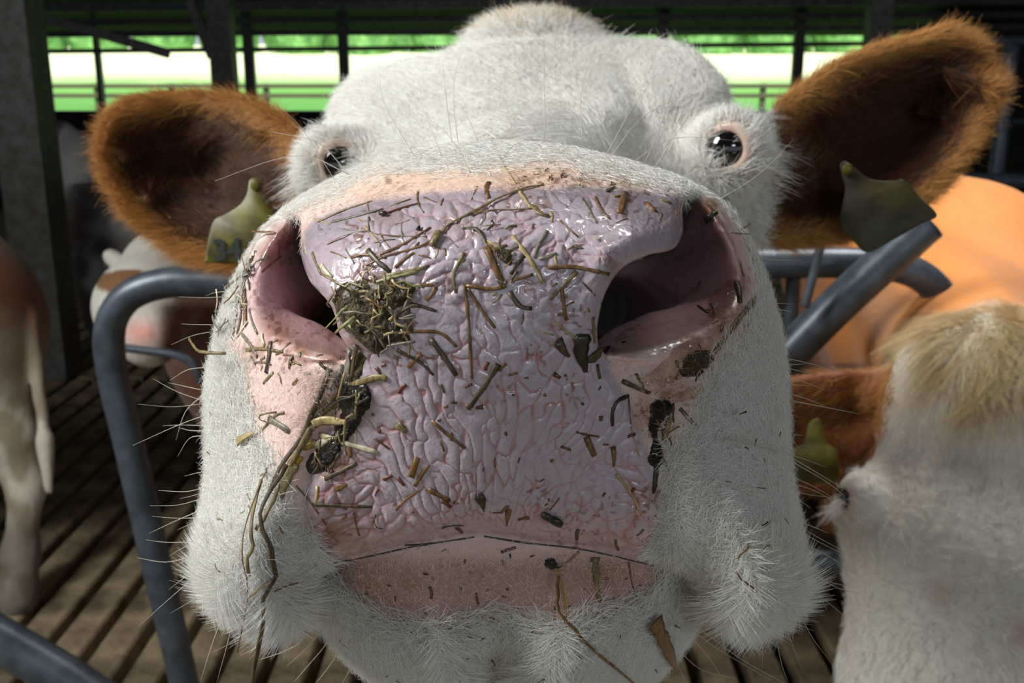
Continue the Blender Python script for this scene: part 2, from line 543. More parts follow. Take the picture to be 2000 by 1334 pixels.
for i in range(34):
    x = -78 + (i % 17) * 9.6 + (i // 17) * 4.8 + rt.uniform(-.3, .3); y = 150 + 14 * (i // 17) + rt.uniform(-2, 2)
    z = 4.7 + (y - 150) * .039
    tr_ = empty('tree', (x, y, z))
    h = rt.uniform(11, 15); r = rt.uniform(4.1, 4.4)
    seg, rg = 14, 9
    v, f = [], []
    for a in range(rg + 1):
        th = math.pi * a / rg
        for b in range(seg):
            ph = 2 * math.pi * b / seg
            k = 1 + .22 * math.sin(3 * ph + i) * math.sin(2 * th + i) * .5 + rt.uniform(-.10, .10)
            w_ = max(math.sin(th), 0) ** .45
            v.append((r * k * w_ * math.cos(ph), r * k * w_ * math.sin(ph), h * .5 - h * .5 * math.cos(th) - 1.6))
    for a in range(rg):
        for b in range(seg):
            f.append((a * seg + b, a * seg + (b + 1) % seg, (a + 1) * seg + (b + 1) % seg, (a + 1) * seg + b))
    cr = link('crown', mesh_np('crown', v, f), MAT_LEAF); cr.parent = tr_
    tk = rod('trunk', [(0, 0, -.5), (0, 0, h * .2), (0.1, 0, h * .5)], .35, MAT_BARK, None, 8); tk.parent = tr_
    pxt = 1000 + F * x / y
    where = 'left of the thick post at the far left' if pxt < 100 else 'between the thick left post and the left ear post' if pxt < 420 else 'just left of the cow forehead' if pxt < 900 else 'behind the cow forehead' if pxt < 1250 else 'between the forehead and the right ear' if pxt < 1720 else 'right of the post above the right ear'
    tag(tr_, ('near' if i < 17 else 'further') + ' green tree beyond the field, ' + where, 'tree', 'trees beyond the field')
MAT_FW = M_plain('fence_wood', srgb(86, 84, 66), .8)
FEN = empty('field_fence', (0, 18, 0))
tag(FEN, 'low wooden field fence outside the window opening', 'fence')
for px in (-120, 40, 190, 335, 520, 700, 880, 1080, 1280, 1490, 1640):
    c = PYp(px, 175, 18)
    bar('fence_post', (c.x, 18, -.05), (c.x, 18, PYp(px, 163, 18).z), .09, .09, MAT_FW, FEN)
for py_ in (168, 187):
    z = PYp(1000, py_, 18).z
    bar('fence_rail', (-12, 17.94, z), (8, 17.94, z), .04, .07, MAT_FW, FEN)

# feed barrier: bent tubes that the cow has put her head through
FB = empty('feed_barrier', PYp(1000, 1100, 1.45))
tag(FB, 'bent steel tube feed barrier around the cow neck', 'feed barrier')
YB = 1.45
def fbar(name, pts, r, Y=YB, **kw):
    return rod(name, [PYp(a, b, Y) for a, b in pts], r, MAT_TUBE, FB, 16, **kw)
fbar('yoke_tube', [(470, 1900), (420, 1600), (360, 1334), (305, 1100), (252, 865), (222, 740), (213, 665), (224, 612), (262, 572), (330, 552), (410, 552), (520, 556), (700, 565)], .0225, n=90)
fbar('top_rail', [(1380, 520), (1480, 515), (1600, 513), (1700, 516), (1775, 528), (1826, 562), (1850, 612), (1858, 680), (1850, 760), (1850, 900), (1880, 1300), (1900, 1800)], .0225, n=80)
fbar('locking_arm', [(1430, 830), (1500, 740), (1560, 672), (1640, 592), (1740, 500), (1812, 434)], .0265, 1.36, n=40)
fbar('arm_rod', [(1606, 465), (1590, 530), (1572, 600)], .006, 1.32)
fbar('bottom_rail', [(1300, 1090), (1500, 1095), (1700, 1095), (2200, 1100)], .020, 1.6)
fbar('bottom_rail', [(-200, 1140), (0, 1250), (120, 1320), (300, 1440)], .030, 1.25)
fbar('lug', [(1550, 540), (1546, 600), (1543, 660)], .011, 1.47)
fbar('latch_rod', [(230, 678), (290, 686), (345, 694), (376, 712), (392, 748)], .0075, 1.75)
# ---------------------------------------------------------------- the cow in front: shape
O_MUZ = [(960, 277), (1090, 283), (1220, 312), (1340, 352), (1410, 395), (1452, 450), (1482, 520), (1506, 600), (1524, 700),
         (1530, 800), (1534, 900), (1546, 980), (1558, 1070), (1552, 1145), (1510, 1188), (1455, 1200), (1408, 1186), (1384, 1150),
         (1345, 1113), (1275, 1095), (1150, 1080), (1050, 1064), (940, 1048), (850, 1063), (720, 1086), (640, 1102), (606, 1130),
         (585, 1180), (545, 1203), (475, 1190), (415, 1145), (393, 1075), (402, 1000), (412, 920), (412, 840), (412, 760),
         (422, 690), (440, 610), (470, 530), (512, 455), (570, 398), (660, 345), (760, 306), (860, 285)]
O_CHIN = [(604, 1040), (602, 1120), (618, 1180), (655, 1240), (715, 1302), (790, 1350), (870, 1378), (930, 1366), (966, 1318),
          (1004, 1362), (1080, 1384), (1170, 1372), (1240, 1336), (1295, 1292), (1338, 1235), (1372, 1165), (1384, 1100), (1350, 900), (1250, 760), (960, 720), (720, 760), (630, 900)]
O_HEAD = [(612, 440), (602, 350), (614, 292), (640, 250), (660, 195), (698, 152), (760, 130), (870, 108), (950, 96), (1050, 88),
          (1190, 84), (1300, 86), (1360, 110), (1406, 160), (1424, 210), (1462, 258), (1488, 306), (1474, 352), (1448, 420),
          (1440, 560), (1400, 760), (1050, 820), (700, 780), (625, 600)]
O_POLL = [(870, 150), (898, 100), (935, 66), (985, 44), (1060, 36), (1118, 48), (1165, 72), (1196, 110), (1205, 200), (1050, 260), (880, 230)]
O_EARL = [(640, 330), (600, 285), (555, 235), (500, 203), (440, 188), (370, 185), (290, 190), (235, 208), (205, 248), (197, 300),
          (212, 352), (250, 412), (310, 462), (365, 500), (430, 518), (500, 515), (560, 470), (620, 430)]
O_EARR = [(1455, 262), (1500, 225), (1570, 168), (1640, 124), (1720, 94), (1800, 70), (1850, 58), (1905, 85), (1935, 130), (1955, 170),
          (1930, 225), (1895, 290), (1850, 345), (1800, 392), (1740, 435), (1660, 462), (1560, 474), (1480, 472), (1440, 430), (1440, 340)]
N_R = [(1168, 668), (1170, 615), (1186, 565), (1215, 525), (1262, 500), (1312, 488), (1340, 458), (1350, 415), (1372, 388), (1402, 398),
       (1446, 470), (1468, 545), (1454, 612), (1400, 652), (1325, 684), (1245, 700), (1190, 696)]
N_L = [(690, 694), (664, 655), (655, 618), (640, 588), (602, 546), (580, 500), (572, 455), (560, 430), (530, 440), (498, 490),
       (478, 550), (478, 610), (505, 655), (580, 690), (650, 704)]

D_MUZ, D_CHIN, D_HEAD, D_POLL = sd_poly(O_MUZ, 170), sd_poly(O_CHIN, 110), sd_poly(O_HEAD, 110), sd_poly(O_POLL, 70)
D_EARL, D_EARR, D_NR, D_NL = sd_poly(O_EARL, 80), sd_poly(O_EARR, 90), sd_poly(N_R, 80), sd_poly(N_L, 80)

ZF_MUZ = tps([(940, 300, .300), (940, 450, .288), (940, 600, .287), (940, 800, .294), (940, 950, .304), (940, 1060, .314),
              (650, 450, .299), (650, 620, .297), (640, 800, .307), (650, 950, .313), (1200, 620, .296), (1250, 450, .295), (1250, 800, .307),
              (1250, 950, .313), (440, 600, .322), (1480, 600, .324), (440, 850, .322), (1500, 850, .322), (470, 1060, .314), (1470, 1060, .314),
              (610, 1100, .322), (1290, 1100, .322), (500, 420, .32), (1420, 400, .32)])
ZR_MUZ = tps([(940, 280, .415), (600, 370, .400), (1380, 380, .400), (420, 600, .378), (1520, 650, .380), (400, 900, .372), (1545, 950, .372),
              (400, 1120, .360), (1540, 1120, .360), (560, 1200, .355), (1420, 1190, .355), (940, 1050, .340), (700, 1090, .342), (1230, 1095, .342)])
W_MUZ = np.clip(tps([(940, 280, .045), (600, 370, .045), (1380, 380, .045), (420, 600, .040), (1520, 650, .040), (400, 900, .045), (1545, 950, .045),
              (420, 1120, .030), (1520, 1120, .030), (560, 1200, .022), (1420, 1190, .022), (940, 1050, .007), (700, 1090, .009), (1230, 1095, .009),
              (850, 1060, .007), (1050, 1065, .007), (940, 700, .045)]), .006, .05)

def ridge(pts, width, amp, n=60):
    return amp * np.exp(-(sd_poly(pts, n, False) / width) ** 2)

HB = np.zeros_like(GX)
HB = HB - ridge([(1190, 700), (1235, 770), (1275, 850), (1295, 950), (1290, 1080)], 26, .0030)
HB = HB - ridge([(690, 700), (655, 800), (610, 910), (585, 1000), (600, 1090)], 26, .0030)
HB = HB + ridge([(1240, 450), (1310, 440)], 62, .0055)
HB = HB + ridge([(640, 470), (700, 450)], 60, .005)
HB = HB + ridge([(1180, 500), (1160, 600), (1166, 680)], 26, .0025)
HB = HB + ridge([(620, 560), (670, 620), (700, 680)], 24, .0025)
HB = HB - ridge([(1352, 395), (1350, 440), (1336, 470)], 9, .006)
HB = HB - ridge([(574, 440), (580, 500), (604, 545)], 9, .005)
HB = HB + ridge([(470, 1080), (540, 1060)], 90, .0025) + ridge([(1480, 1080), (1410, 1060)], 90, .0025)

def front_z():
    d = D_MUZ * ZR_MUZ / F
    a = np.clip(1 - d / W_MUZ, 0, 1)
    return ZR_MUZ - np.maximum(np.maximum(ZR_MUZ - ZF_MUZ, .006) + HB, .004) * np.sqrt(1 - a * a)
Z_FRONT = front_z()

def nostril_floor(inner, outer, depth, pw):
    """floor that starts level with the cheek at the outer edge and sinks towards the inner rim"""
    o = np.array(outer, float)
    base = tps([(p[0], p[1], float(samp(Z_FRONT, p[0:1], p[1:2])[0]) - .003) for p in o], lam=.05)
    di = sd_poly(inner, 60, False); do = sd_poly(outer, 60, False)
    t = do / (di + do + 1e-3)
    return np.clip(base, .30, .36) + depth * t ** pw - .002

FL_R = nostril_floor(N_R[:9], N_R[9:], .088, 1.35)
FL_L = nostril_floor(N_L[:7] + [(566, 432)], [(530, 440)] + N_L[9:], .078, 1.35)

def slope(m, z):
    gy, gx = np.gradient(m, RS)
    return np.sqrt(1 + (gx * F / z) ** 2 + (gy * F / z) ** 2).astype(np.float32)
SL_R, SL_L = slope(FL_R, .34), slope(FL_L, .34)

ZF_HEAD = tps([(1030, 300, .600), (1040, 200, .635), (1040, 120, .690), (760, 300, .600), (760, 180, .650), (1170, 255, .606), (1250, 275, .630), (1340, 300, .625), (1350, 200, .652), (1340, 140, .675),
               (640, 320, .605), (1440, 300, .605), (1440, 420, .600), (1030, 460, .56), (1400, 700, .60), (640, 600, .60), (1120, 150, .672), (1000, 150, .66)])
ZR_HEAD = tps([(1050, 90, .76), (1300, 90, .75), (760, 130, .75), (640, 250, .69), (605, 350, .665), (1425, 210, .69), (1488, 306, .665),
               (1440, 560, .68), (625, 600, .68), (1050, 820, .70)])
HH = np.zeros_like(GX)
HH = HH + ridge([(655, 262), (700, 190), (790, 165)], 55, .008) + ridge([(1425, 235), (1370, 170), (1290, 130)], 55, .010)
HH = HH - ridge([(1210, 130), (1235, 190), (1250, 250)], 26, .006) - ridge([(1105, 110), (1070, 150)], 36, .006)
HH = HH - ridge([(800, 150), (830, 210)], 40, .003) + ridge([(1150, 110), (1290, 105)], 28, .004)

ZS_EL = tps([(200, 300, .800), (300, 190, .80), (440, 190, .79), (600, 290, .74), (420, 340, .835), (320, 300, .85), (300, 460, .79), (430, 520, .765),
             (560, 400, .77), (630, 340, .735), (250, 400, .80)])
ZS_ER = tps([(1955, 170, .80), (1850, 60, .79), (1700, 100, .785), (1560, 175, .765), (1470, 260, .735), (1700, 280, .835), (1800, 200, .845),
             (1900, 280, .80), (1800, 390, .785), (1650, 462, .76), (1540, 400, .775), (1460, 420, .735)])
ZS_EL = ZS_EL - ridge([(245, 300), (330, 278), (430, 245), (520, 262)], 22, .010) - ridge([(290, 390), (360, 372), (420, 380)], 18, .009)
ZS_ER = ZS_ER - ridge([(1850, 130), (1890, 140), (1940, 172)], 18, .010) - ridge([(1600, 190), (1700, 150), (1800, 130)], 26, .008) - ridge([(1800, 215), (1850, 228)], 15, .010)

SL_EL, SL_ER = slope(ZS_EL, .78), slope(ZS_ER, .78)

def CAM(px, py, z):
    return ((px - 1000) / F * z, (667 - py) / F * z, z)

_t = np.linspace(0.05, 9, 4000)
_gf = lambda z: z * (1 + 5 * sstep(.85, 1.7, z))
_L = np.concatenate([[0], np.cumsum(0.5 * (1 / _gf(_t[1:]) + 1 / _gf(_t[:-1])) * np.diff(_t))]) * F

def pillow(px, py, z, D, zr, zf, w, taper, zback, hb=None):
    d = samp(D, px, py) * zr / F
    H = np.maximum(zr - zf, .006)
    if hb is not None:
        H = np.maximum(H + hb, .004)
    a = np.maximum(1 - d / w, 0)
    b = (zr - z) / H
    a2 = a + np.where(b < 0, taper * (z - zr) / w, 0)
    bb = np.maximum(b, 0)
    k0 = np.sqrt(a2 * a2 + bb * bb)
    k1 = np.sqrt((a2 / w) ** 2 + (bb / H) ** 2) + 1e-6
    f = np.where(k0 > 1e-4, k0 * (k0 - 1) / k1, -np.minimum(w, H))
    return np.maximum(f, z - zback)

def sheet(px, py, z, D, zs, sl, th, r):
    qx = -samp(D, px, py) * z / F + r
    qz = np.abs(z - zs) / sl - th + r
    return np.sqrt(np.maximum(qx, 0) ** 2 + np.maximum(qz, 0) ** 2) + np.minimum(np.maximum(qx, qz), 0) - r

W2C = lambda x, y, z: tuple(to_cam(np.array([x, y, z])))
BODY = [  # torso, legs and neck of the cow, in world metres
    (W2C(.01, .86, 1.16), W2C(.02, 1.90, 1.02), .085, .17), (W2C(.02, 1.95, .98), W2C(.05, 3.15, 1.00), .27, .31),
    (W2C(.02, 1.95, .88), W2C(.05, 3.0, .86), .24, .28),
    (W2C(-.14, 1.95, .75), W2C(-.14, 1.93, .40), .10, .055), (W2C(-.14, 1.93, .40), W2C(-.14, 1.95, .03), .052, .045),
    (W2C(.18, 1.95, .75), W2C(.18, 1.98, .40), .10, .055), (W2C(.18, 1.98, .40), W2C(.18, 2.0, .03), .052, .045),
    (W2C(-.15, 3.2, .85), W2C(-.15, 3.3, .45), .15, .07), (W2C(-.15, 3.3, .45), W2C(-.15, 3.2, .03), .055, .045),
    (W2C(.23, 3.2, .85), W2C(.23, 3.32, .45), .15, .07), (W2C(.23, 3.32, .45), W2C(.23, 3.22, .03), .055, .045)]

def head_field(x, y, z):
    px = 1000 + F * x / z
    py = 667 - F * y / z
    f = np.full(x.shape, 9.0)
    near = z < .56
    i = np.where(near)[0]
    X, Y, Z, U, V = x[i], y[i], z[i], px[i], py[i]
    zr, zf, w, hb = samp(ZR_MUZ, U, V), samp(ZF_MUZ, U, V), samp(W_MUZ, U, V), samp(HB, U, V)
    m = pillow(U, V, Z, D_MUZ, zr, zf, w, .20, .53, hb)
    # lower lip and chin
    c = pillow(U, V, Z, D_CHIN, .405, .3250 + .007 * sstep(1060, 1190, V) - ridge_c(U, V), .045, .35, .55)
    m = smin(m, c, .0012)
    f[i] = m
    # bridge of the nose, forehead, poll
    j = np.where((z > .34))[0]
    X, Y, Z, U, V = x[j], y[j], z[j], px[j], py[j]
    h = pillow(U, V, Z, D_HEAD, samp(ZR_HEAD, U, V), samp(ZF_HEAD, U, V), .06, .55, .93, samp(HH, U, V))
    p = pillow(U, V, Z, D_POLL, .81, .765 + 0 * Z, .035, .6, .90)
    h = smin(h, p, .012)
    h = smin(h, capsule(X, Y, Z, CAM(965, 560, .45), CAM(1035, 480, .64), .056, .085), .03)
    h = smin(h, capsule(X, Y, Z, CAM(990, 860, .46), CAM(1030, 640, .72), .05, .085), .04)
    # eyes: brow, lid and socket
    for ex, ey, s in ((660, 318, -1), (1422, 286, 1)):
        h = smin(h, ellipsoid(X, Y, Z, CAM(ex + s * 5, ey + 2, .627), (.0205, .0205, .0225)), .022)
        lid = ellipsoid(X, Y, Z, CAM(ex, ey, .601), (.0100, .0105, .03))
        h = smax(h, -lid, .006)
    # ears
    for D, zs, sl, rt, tip in ((D_EARL, ZS_EL, SL_EL, CAM(650, 360, .735), CAM(520, 350, .80)), (D_EARR, ZS_ER, SL_ER, CAM(1440, 340, .735), CAM(1560, 330, .80))):
        e = sheet(U, V, Z, D, samp(zs, U, V), samp(sl, U, V), .0065, .0055)
        e = smin(e, capsule(X, Y, Z, rt, tip, .030, .022), .02)
        h = smin(h, e, .022)
    f[j] = smin(f[j], h, .02)
    q = f[i]
    X, Y, Z, U, V = x[i], y[i], z[i], px[i], py[i]
    # nostrils
    for D, fl, sl, sk in ((D_NR, FL_R, SL_R, 520), (D_NL, FL_L, SL_L, -520)):
        U2 = U + sk * np.clip(Z - .318, 0, .09)
        cav = np.maximum(-samp(D, U2, V) * Z / F, (Z - samp(fl, U2, V)) / samp(sl, U2, V))
        q = smax(q, -cav, .007)
    q = smax(q, -capsule(X, Y, Z, CAM(1225, 620, .37), CAM(1165, 600, .47), .015, .010), .012)
    q = smax(q, -capsule(X, Y, Z, CAM(636, 632, .37), CAM(700, 620, .46), .010, .008), .010)
    q = smax(q, -ellipsoid(X, Y, Z, CAM(566, 477, .326), (.0022, .0040, .012)), .0015)
    q = smax(q, -ellipsoid(X, Y, Z, CAM(1366, 418, .322), (.0022, .0050, .012)), .002)
    f[i] = q
    # neck and body
    k = np.where(z > .70)[0]
    X, Y, Z = x[k], y[k], z[k]
    b = np.full(X.shape, 9.0)
    for a0, a1, r0, r1 in BODY:
        b = smin(b, capsule(X, Y, Z, a0, a1, r0, r1), .06 if r0 > .06 else .03)
    f[k] = smin(f[k], b, .03)
    return f

def ridge_c(U, V):
    # cleft of the chin between its two lobes, and the rounded lobes
    return .004 * np.exp(-((U - 830) / 150) ** 2 - ((V - 1290) / 110) ** 2) + .004 * np.exp(-((U - 1130) / 160) ** 2 - ((V - 1290) / 110) ** 2) \
        - .022 * np.exp(-((U - 968) / 26) ** 2 - ((V - 1345) / 85) ** 2)

def head_grid(U, V, W):
    z = np.interp(W, _L, _t)
    g = _gf(z)
    return head_field(U * g / F, V * g / F, z), g / F

CELL = 4.5
_ext = 1900
_gp, QUADS = surface_nets(head_grid, (-_ext, -1500, np.interp(.27, _t, _L)), (_ext, 1200, np.interp(4.1, _t, _L)), CELL, None, 4)
_z = np.interp(_gp[:, 2], _L, _t)
_g = _gf(_z)
CX, CY, CZ = _gp[:, 0] * _g / F, _gp[:, 1] * _g / F, _z

def refine(sel):
    """split the chosen quads in four"""
    global CX, CY, CZ, QUADS
    v = np.stack([CX, CY, CZ], 1)
    q = QUADS[sel]
    e = np.stack([q, np.roll(q, -1, 1)], -1)
    e.sort(-1)
    k = e[..., 0].astype(np.int64) * len(v) + e[..., 1]
    uk, inv = np.unique(k, return_inverse=True)
    inv = inv.reshape(k.shape)
    n0 = len(v)
    em = .5 * (v[uk // n0] + v[uk % n0])
    fm = v[q].mean(1)
    ei = n0 + inv
    fi = n0 + len(em) + np.arange(len(q))
    new = [np.stack([q[:, i], ei[:, i], fi, ei[:, i - 1]], 1) for i in range(4)]
    v = np.concatenate([v, em, fm])
    CX, CY, CZ = v[:, 0].copy(), v[:, 1].copy(), v[:, 2].copy()
    QUADS = np.concatenate([QUADS[~sel]] + new)
_qm = QUADS
_qpx = (1000 + F * CX / CZ)[_qm].mean(1); _qpy = (667 - F * CY / CZ)[_qm].mean(1); _qz = CZ[_qm].mean(1)
_sel = (_qz < .335) & (_qpx > 590) & (_qpx < 1320) & (_qpy > 365) & (_qpy < 1095)
refine(_sel)
print('cow verts', len(CX), 'quads', len(QUADS))
# ---------------------------------------------------------------- the cow in front: skin, pigment, relief
def face_normals(x, y, z, q):
    v = np.stack([x, y, z], -1)
    n = np.cross(v[q[:, 2]] - v[q[:, 0]], v[q[:, 3]] - v[q[:, 1]])
    vn = np.zeros_like(v)
    for k in range(4):
        for a in range(3):
            vn[:, a] += np.bincount(q[:, k], n[:, a], len(v))
    return vn / (np.linalg.norm(vn, axis=1, keepdims=True) + 1e-12)

PX = 1000 + F * CX / CZ
PY = 667 - F * CY / CZ
CN = face_normals(CX, CY, CZ, QUADS)
if np.mean(CN[(CZ < .30), 2]) > 0:
    QUADS = QUADS[:, ::-1].copy()
    CN = -CN

O_WET = [(600, 440), (640, 415), (760, 385), (900, 372), (960, 368), (1100, 362), (1250, 366), (1340, 385), (1352, 415), (1338, 462),
         (1310, 490), (1262, 504), (1216, 528), (1188, 566), (1172, 615), (1170, 668), (1196, 720), (1230, 790), (1262, 870), (1290, 960),
         (1280, 1094), (1120, 1072), (940, 1048), (800, 1067), (640, 1100), (605, 1070), (592, 970), (632, 860), (690, 710), (662, 655),
         (652, 618), (636, 588), (600, 548), (578, 500)]
O_PINK = [(560, 415), (700, 352), (860, 318), (1000, 312), (1200, 332), (1350, 375), (1445, 440), (1486, 530), (1484, 610), (1440, 690),
          (1385, 780), (1338, 880), (1318, 1000), (1300, 1080), (1340, 1140), (1250, 1178), (1100, 1215), (980, 1190), (850, 1220), (700, 1185), (630, 1120),
          (588, 1080), (560, 1000), (520, 900), (478, 800), (452, 700), (458, 600), (480, 520), (520, 460)]
D_WET = sd_poly(O_WET, 150)
D_PINK = sd_poly(O_PINK, 130)

_n1 = fbm(PX / 60 + 50, PY / 60 + 50, 3)
_n2 = fbm(PX / 16 + 90, PY / 16 + 90, 5)
NEAR = CZ < .45
dW = samp(D_WET, PX, PY) + (_n2 - .5) * 14
dP = samp(D_PINK, PX, PY) + (_n1 - .5) * 60 + (_n2 - .5) * 26
FACING = sstep(.45, .1, CN[:, 2])
wet_m = np.where(NEAR, sstep(-6, 10, dW), 0) * FACING
pink_m = np.where(NEAR, sstep(-34, 30, dP), 0) * FACING

# folds of the nose skin: long ridges fanning up from the middle of the lip, cobbles higher up
X0, Y0 = PX - 935, PY - 1190
R_ = np.hypot(X0, Y0) + 1
TH = np.arctan2(X0, -Y0)
wx = (fbm(PX / 90 + 11, PY / 90 + 7, 21) - .5)
wy = (fbm(PX / 90 + 31, PY / 90 + 17, 23) - .5)
a1, a2 = worley(TH * 13.5 + 40 + wx * 3.0, np.log(R_) * 4.4 + 40 + wy * 3.0, 31)
wz = (fbm(PX / 38 + 61, PY / 38 + 27, 25) - .5)
b1, b2 = worley(PX / 37 + wx * 2.4 + wz * .9 + 60, PY / 30 + wy * 2.4 - wz * .9 + 60, 33)
fan = sstep(560, 680, PY + 70 * wx) * (1 - sstep(.55, .85, np.abs(TH) + .5 * wy))
ha = .6 * sstep(0, .13, a2 - a1) + .4 * sstep(0, .55, a2 - a1); hb_ = .4 * sstep(0, .15, b2 - b1) + .6 * sstep(0, .7, b2 - b1)
keep = sstep(.25, .6, fbm(PX / 70 + 3, PY / 70 + 77, 27))
ha = 1 - (1 - ha) * (.5 + .5 * keep); hb_ = 1 - (1 - hb_) * (.4 + .6 * keep)
hgt = ha * fan + hb_ * (1 - fan)
lobe = np.clip(np.exp(-(((PX - 1275) / 110) ** 2 + ((PY - 445) / 80) ** 2) ** 2) * 1.1 + np.exp(-(((PX - 635) / 62) ** 2 + ((PY - 500) / 80) ** 2) ** 2)
               + np.exp(-((PX - 1170) / 44) ** 2 - ((PY - 620) / 90) ** 2) + np.exp(-((PX - 720) / 60) ** 2 - ((PY - 760) / 60) ** 2) * .6, 0, 1)
core = sstep(4, 40, dW) * np.where(NEAR, 1, 0) * (1 - .85 * lobe)
front = sstep(.15, .5, -CN[:, 2])
amp = (.00072 * fan + .00085 * (1 - fan)) * core * front
disp = (hgt - .6) * amp + (fbm(PX / 120 + 5, PY / 120 + 9, 41) - .5) * .0016 * core * front
# fine dimpling of the bare pink skin
disp += (worley(PX / 11, PY / 11, 43)[0] - .4) * .00012 * pink_m * (1 - core) * front
CX, CY, CZ = CX + CN[:, 0] * disp, CY + CN[:, 1] * disp, CZ + CN[:, 2] * disp

white = srgb(224, 221, 214)
col = np.tile(white, (len(CX), 1))
def mixc(c, m):
    global col
    col = col * (1 - m[:, None]) + np.asarray(c) * m[:, None]
mixc(srgb(229, 200, 190), pink_m)
mixc(srgb(240, 206, 178), np.where(NEAR, sstep(410, 340, PY) * pink_m * .8, 0))
mixc(srgb(194, 180, 190), wet_m)
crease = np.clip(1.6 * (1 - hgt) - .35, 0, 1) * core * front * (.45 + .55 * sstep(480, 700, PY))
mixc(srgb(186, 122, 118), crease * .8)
mixc(srgb(226, 160, 150), np.where(NEAR, wet_m * sstep(960, 1090, PY) * .35, 0))
mixc(srgb(168, 136, 128), np.where(NEAR, pink_m * sstep(1070, 1110, PY) * .85, 0))
# deeper inside the nostrils: purplish lining, darkened with depth to add shade
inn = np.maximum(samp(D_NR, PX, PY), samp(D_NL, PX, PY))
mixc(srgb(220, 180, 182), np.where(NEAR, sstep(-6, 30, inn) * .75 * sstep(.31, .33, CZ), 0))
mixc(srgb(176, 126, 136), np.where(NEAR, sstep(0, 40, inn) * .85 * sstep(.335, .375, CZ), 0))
# grime: brown juice and dirt round the nostrils, the lip and along the top of the nose
STAINS = [(1385, 405, 34, .95), (1400, 470, 26, .5), (1440, 560, 30, .6), (1400, 640, 34, .7), (1355, 700, 40, .8), (1310, 760, 46, .85), (1270, 810, 40, .75),
          (1290, 900, 22, .6), (1285, 960, 20, .6), (560, 470, 30, .8), (520, 500, 26, .6), (545, 650, 40, .7), (590, 690, 36, .7), (640, 700, 34, .55),
          (640, 770, 40, .6), (600, 840, 34, .6), (680, 800, 48, .8), (640, 900, 48, .8), (720, 560, 70, .5), (700, 640, 50, .7), (1000, 375, 34, .4),
          (640, 980, 40, .55), (660, 1050, 44, .6), (620, 1100, 30, .7), (720, 1160, 46, .45), (1100, 1110, 40, .5), (1180, 1120, 50, .6), (1300, 1130, 40, .5),
          (1250, 960, 26, .4), (1190, 520, 30, .5), (760, 420, 40, .35), (900, 440, 40, .3), (500, 690, 26, .6), (1395, 1160, 26, .8), (800, 1140, 30, .4)]
st = np.zeros(len(CX))
for sx, sy, sr, sa in STAINS:
    st = np.maximum(st, sa * np.exp(-((PX - sx) ** 2 + (PY - sy) ** 2) / sr ** 2))
st = st * sstep(.30, .58, fbm(PX / 15 + 3, PY / 15 + 8, 51) + .28 * st)
mixc(srgb(140, 84, 42), np.where(NEAR, st, 0) * .95)
sp = sstep(.70, .76, vnoise(PX / 7 + 2, PY / 7 + 4, 61)) * sstep(.5, .75, fbm(PX / 70, PY / 70, 63))
mixc(srgb(120, 70, 40), np.where(NEAR, sp * pink_m * .7, 0))
band = np.exp(-((PY - (352 + .00012 * (PX - 1150) ** 2)) / 16) ** 2) * sstep(930, 1040, PX) * (1 - sstep(1330, 1400, PX))
mixc(srgb(140, 104, 70), np.where(NEAR, band * sstep(.42, .6, fbm(PX / 9, PY / 7, 65)), 0) * .85)

# head: cream poll, tan lids, red-brown ears and body
FAR = CZ > .45
dE = np.maximum(samp(D_EARL, PX, PY), samp(D_EARR, PX, PY))
ear_side = (PX < 575 + 60 * _n1) | (PX > 1478 + 40 * _n1 + .10 * np.maximum(300 - PY, 0))
ear_m = np.where((CZ > .69) & (CZ < 1.0) & ear_side & (dE > -40), 1., 0.)
mixc(srgb(206, 180, 140), np.where(FAR, np.exp(-((PX - 1040) / 150) ** 2 - ((PY - 42) / 26) ** 2), 0) * .8)
for ex, ey, rx, ry in ((662, 316, 46, 52), (1422, 288, 46, 52)):
    rr = ((PX - ex) / rx) ** 2 + ((PY - ey) / ry) ** 2
    mixc(srgb(214, 168, 138), np.where(FAR & (CZ < .67), np.exp(-rr ** 2 * .8), 0) * .9)
    mixc(srgb(120, 84, 80), np.where(FAR & (CZ < .67), np.exp(-(rr * 2.6) ** 2), 0) * .8)
red = srgb(142, 78, 34)
edge = sstep(60, 6, dE)
mixc(np.array([1., 1., 1.]) * srgb(74, 42, 27), ear_m)
mixc(srgb(178, 118, 58), ear_m * edge * .9)
mixc(srgb(150, 88, 44), ear_m * sstep(.66, .78, fbm(PX / 40, PY / 14, 71)) * .5)
mixc(red, np.where(CZ > 1.0, 1., 0.))
mixc(white, np.where((CZ > 1.0) & (fbm(CX * 3 + 9, CZ * 2 + 4, 73) > .62), 1., 0.))

COW_AT = Vector((0.02, 2.0, 0.0))
V_COW = to_world(CX, CY, CZ)
N_COW = (to_world(CN[:, 0], CN[:, 1], CN[:, 2]) - np.array([0, 0, CH]))
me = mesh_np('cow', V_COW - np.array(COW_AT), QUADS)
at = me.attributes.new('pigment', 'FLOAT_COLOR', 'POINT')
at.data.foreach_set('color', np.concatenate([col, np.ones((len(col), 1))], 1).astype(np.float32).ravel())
at = me.attributes.new('wet', 'FLOAT', 'POINT')
wetv = np.clip(np.maximum(wet_m, np.where(NEAR, np.maximum(st * 1.0, sstep(-10, 20, inn) * .8), 0)), 0, 1)
at.data.foreach_set('value', wetv.astype(np.float32))

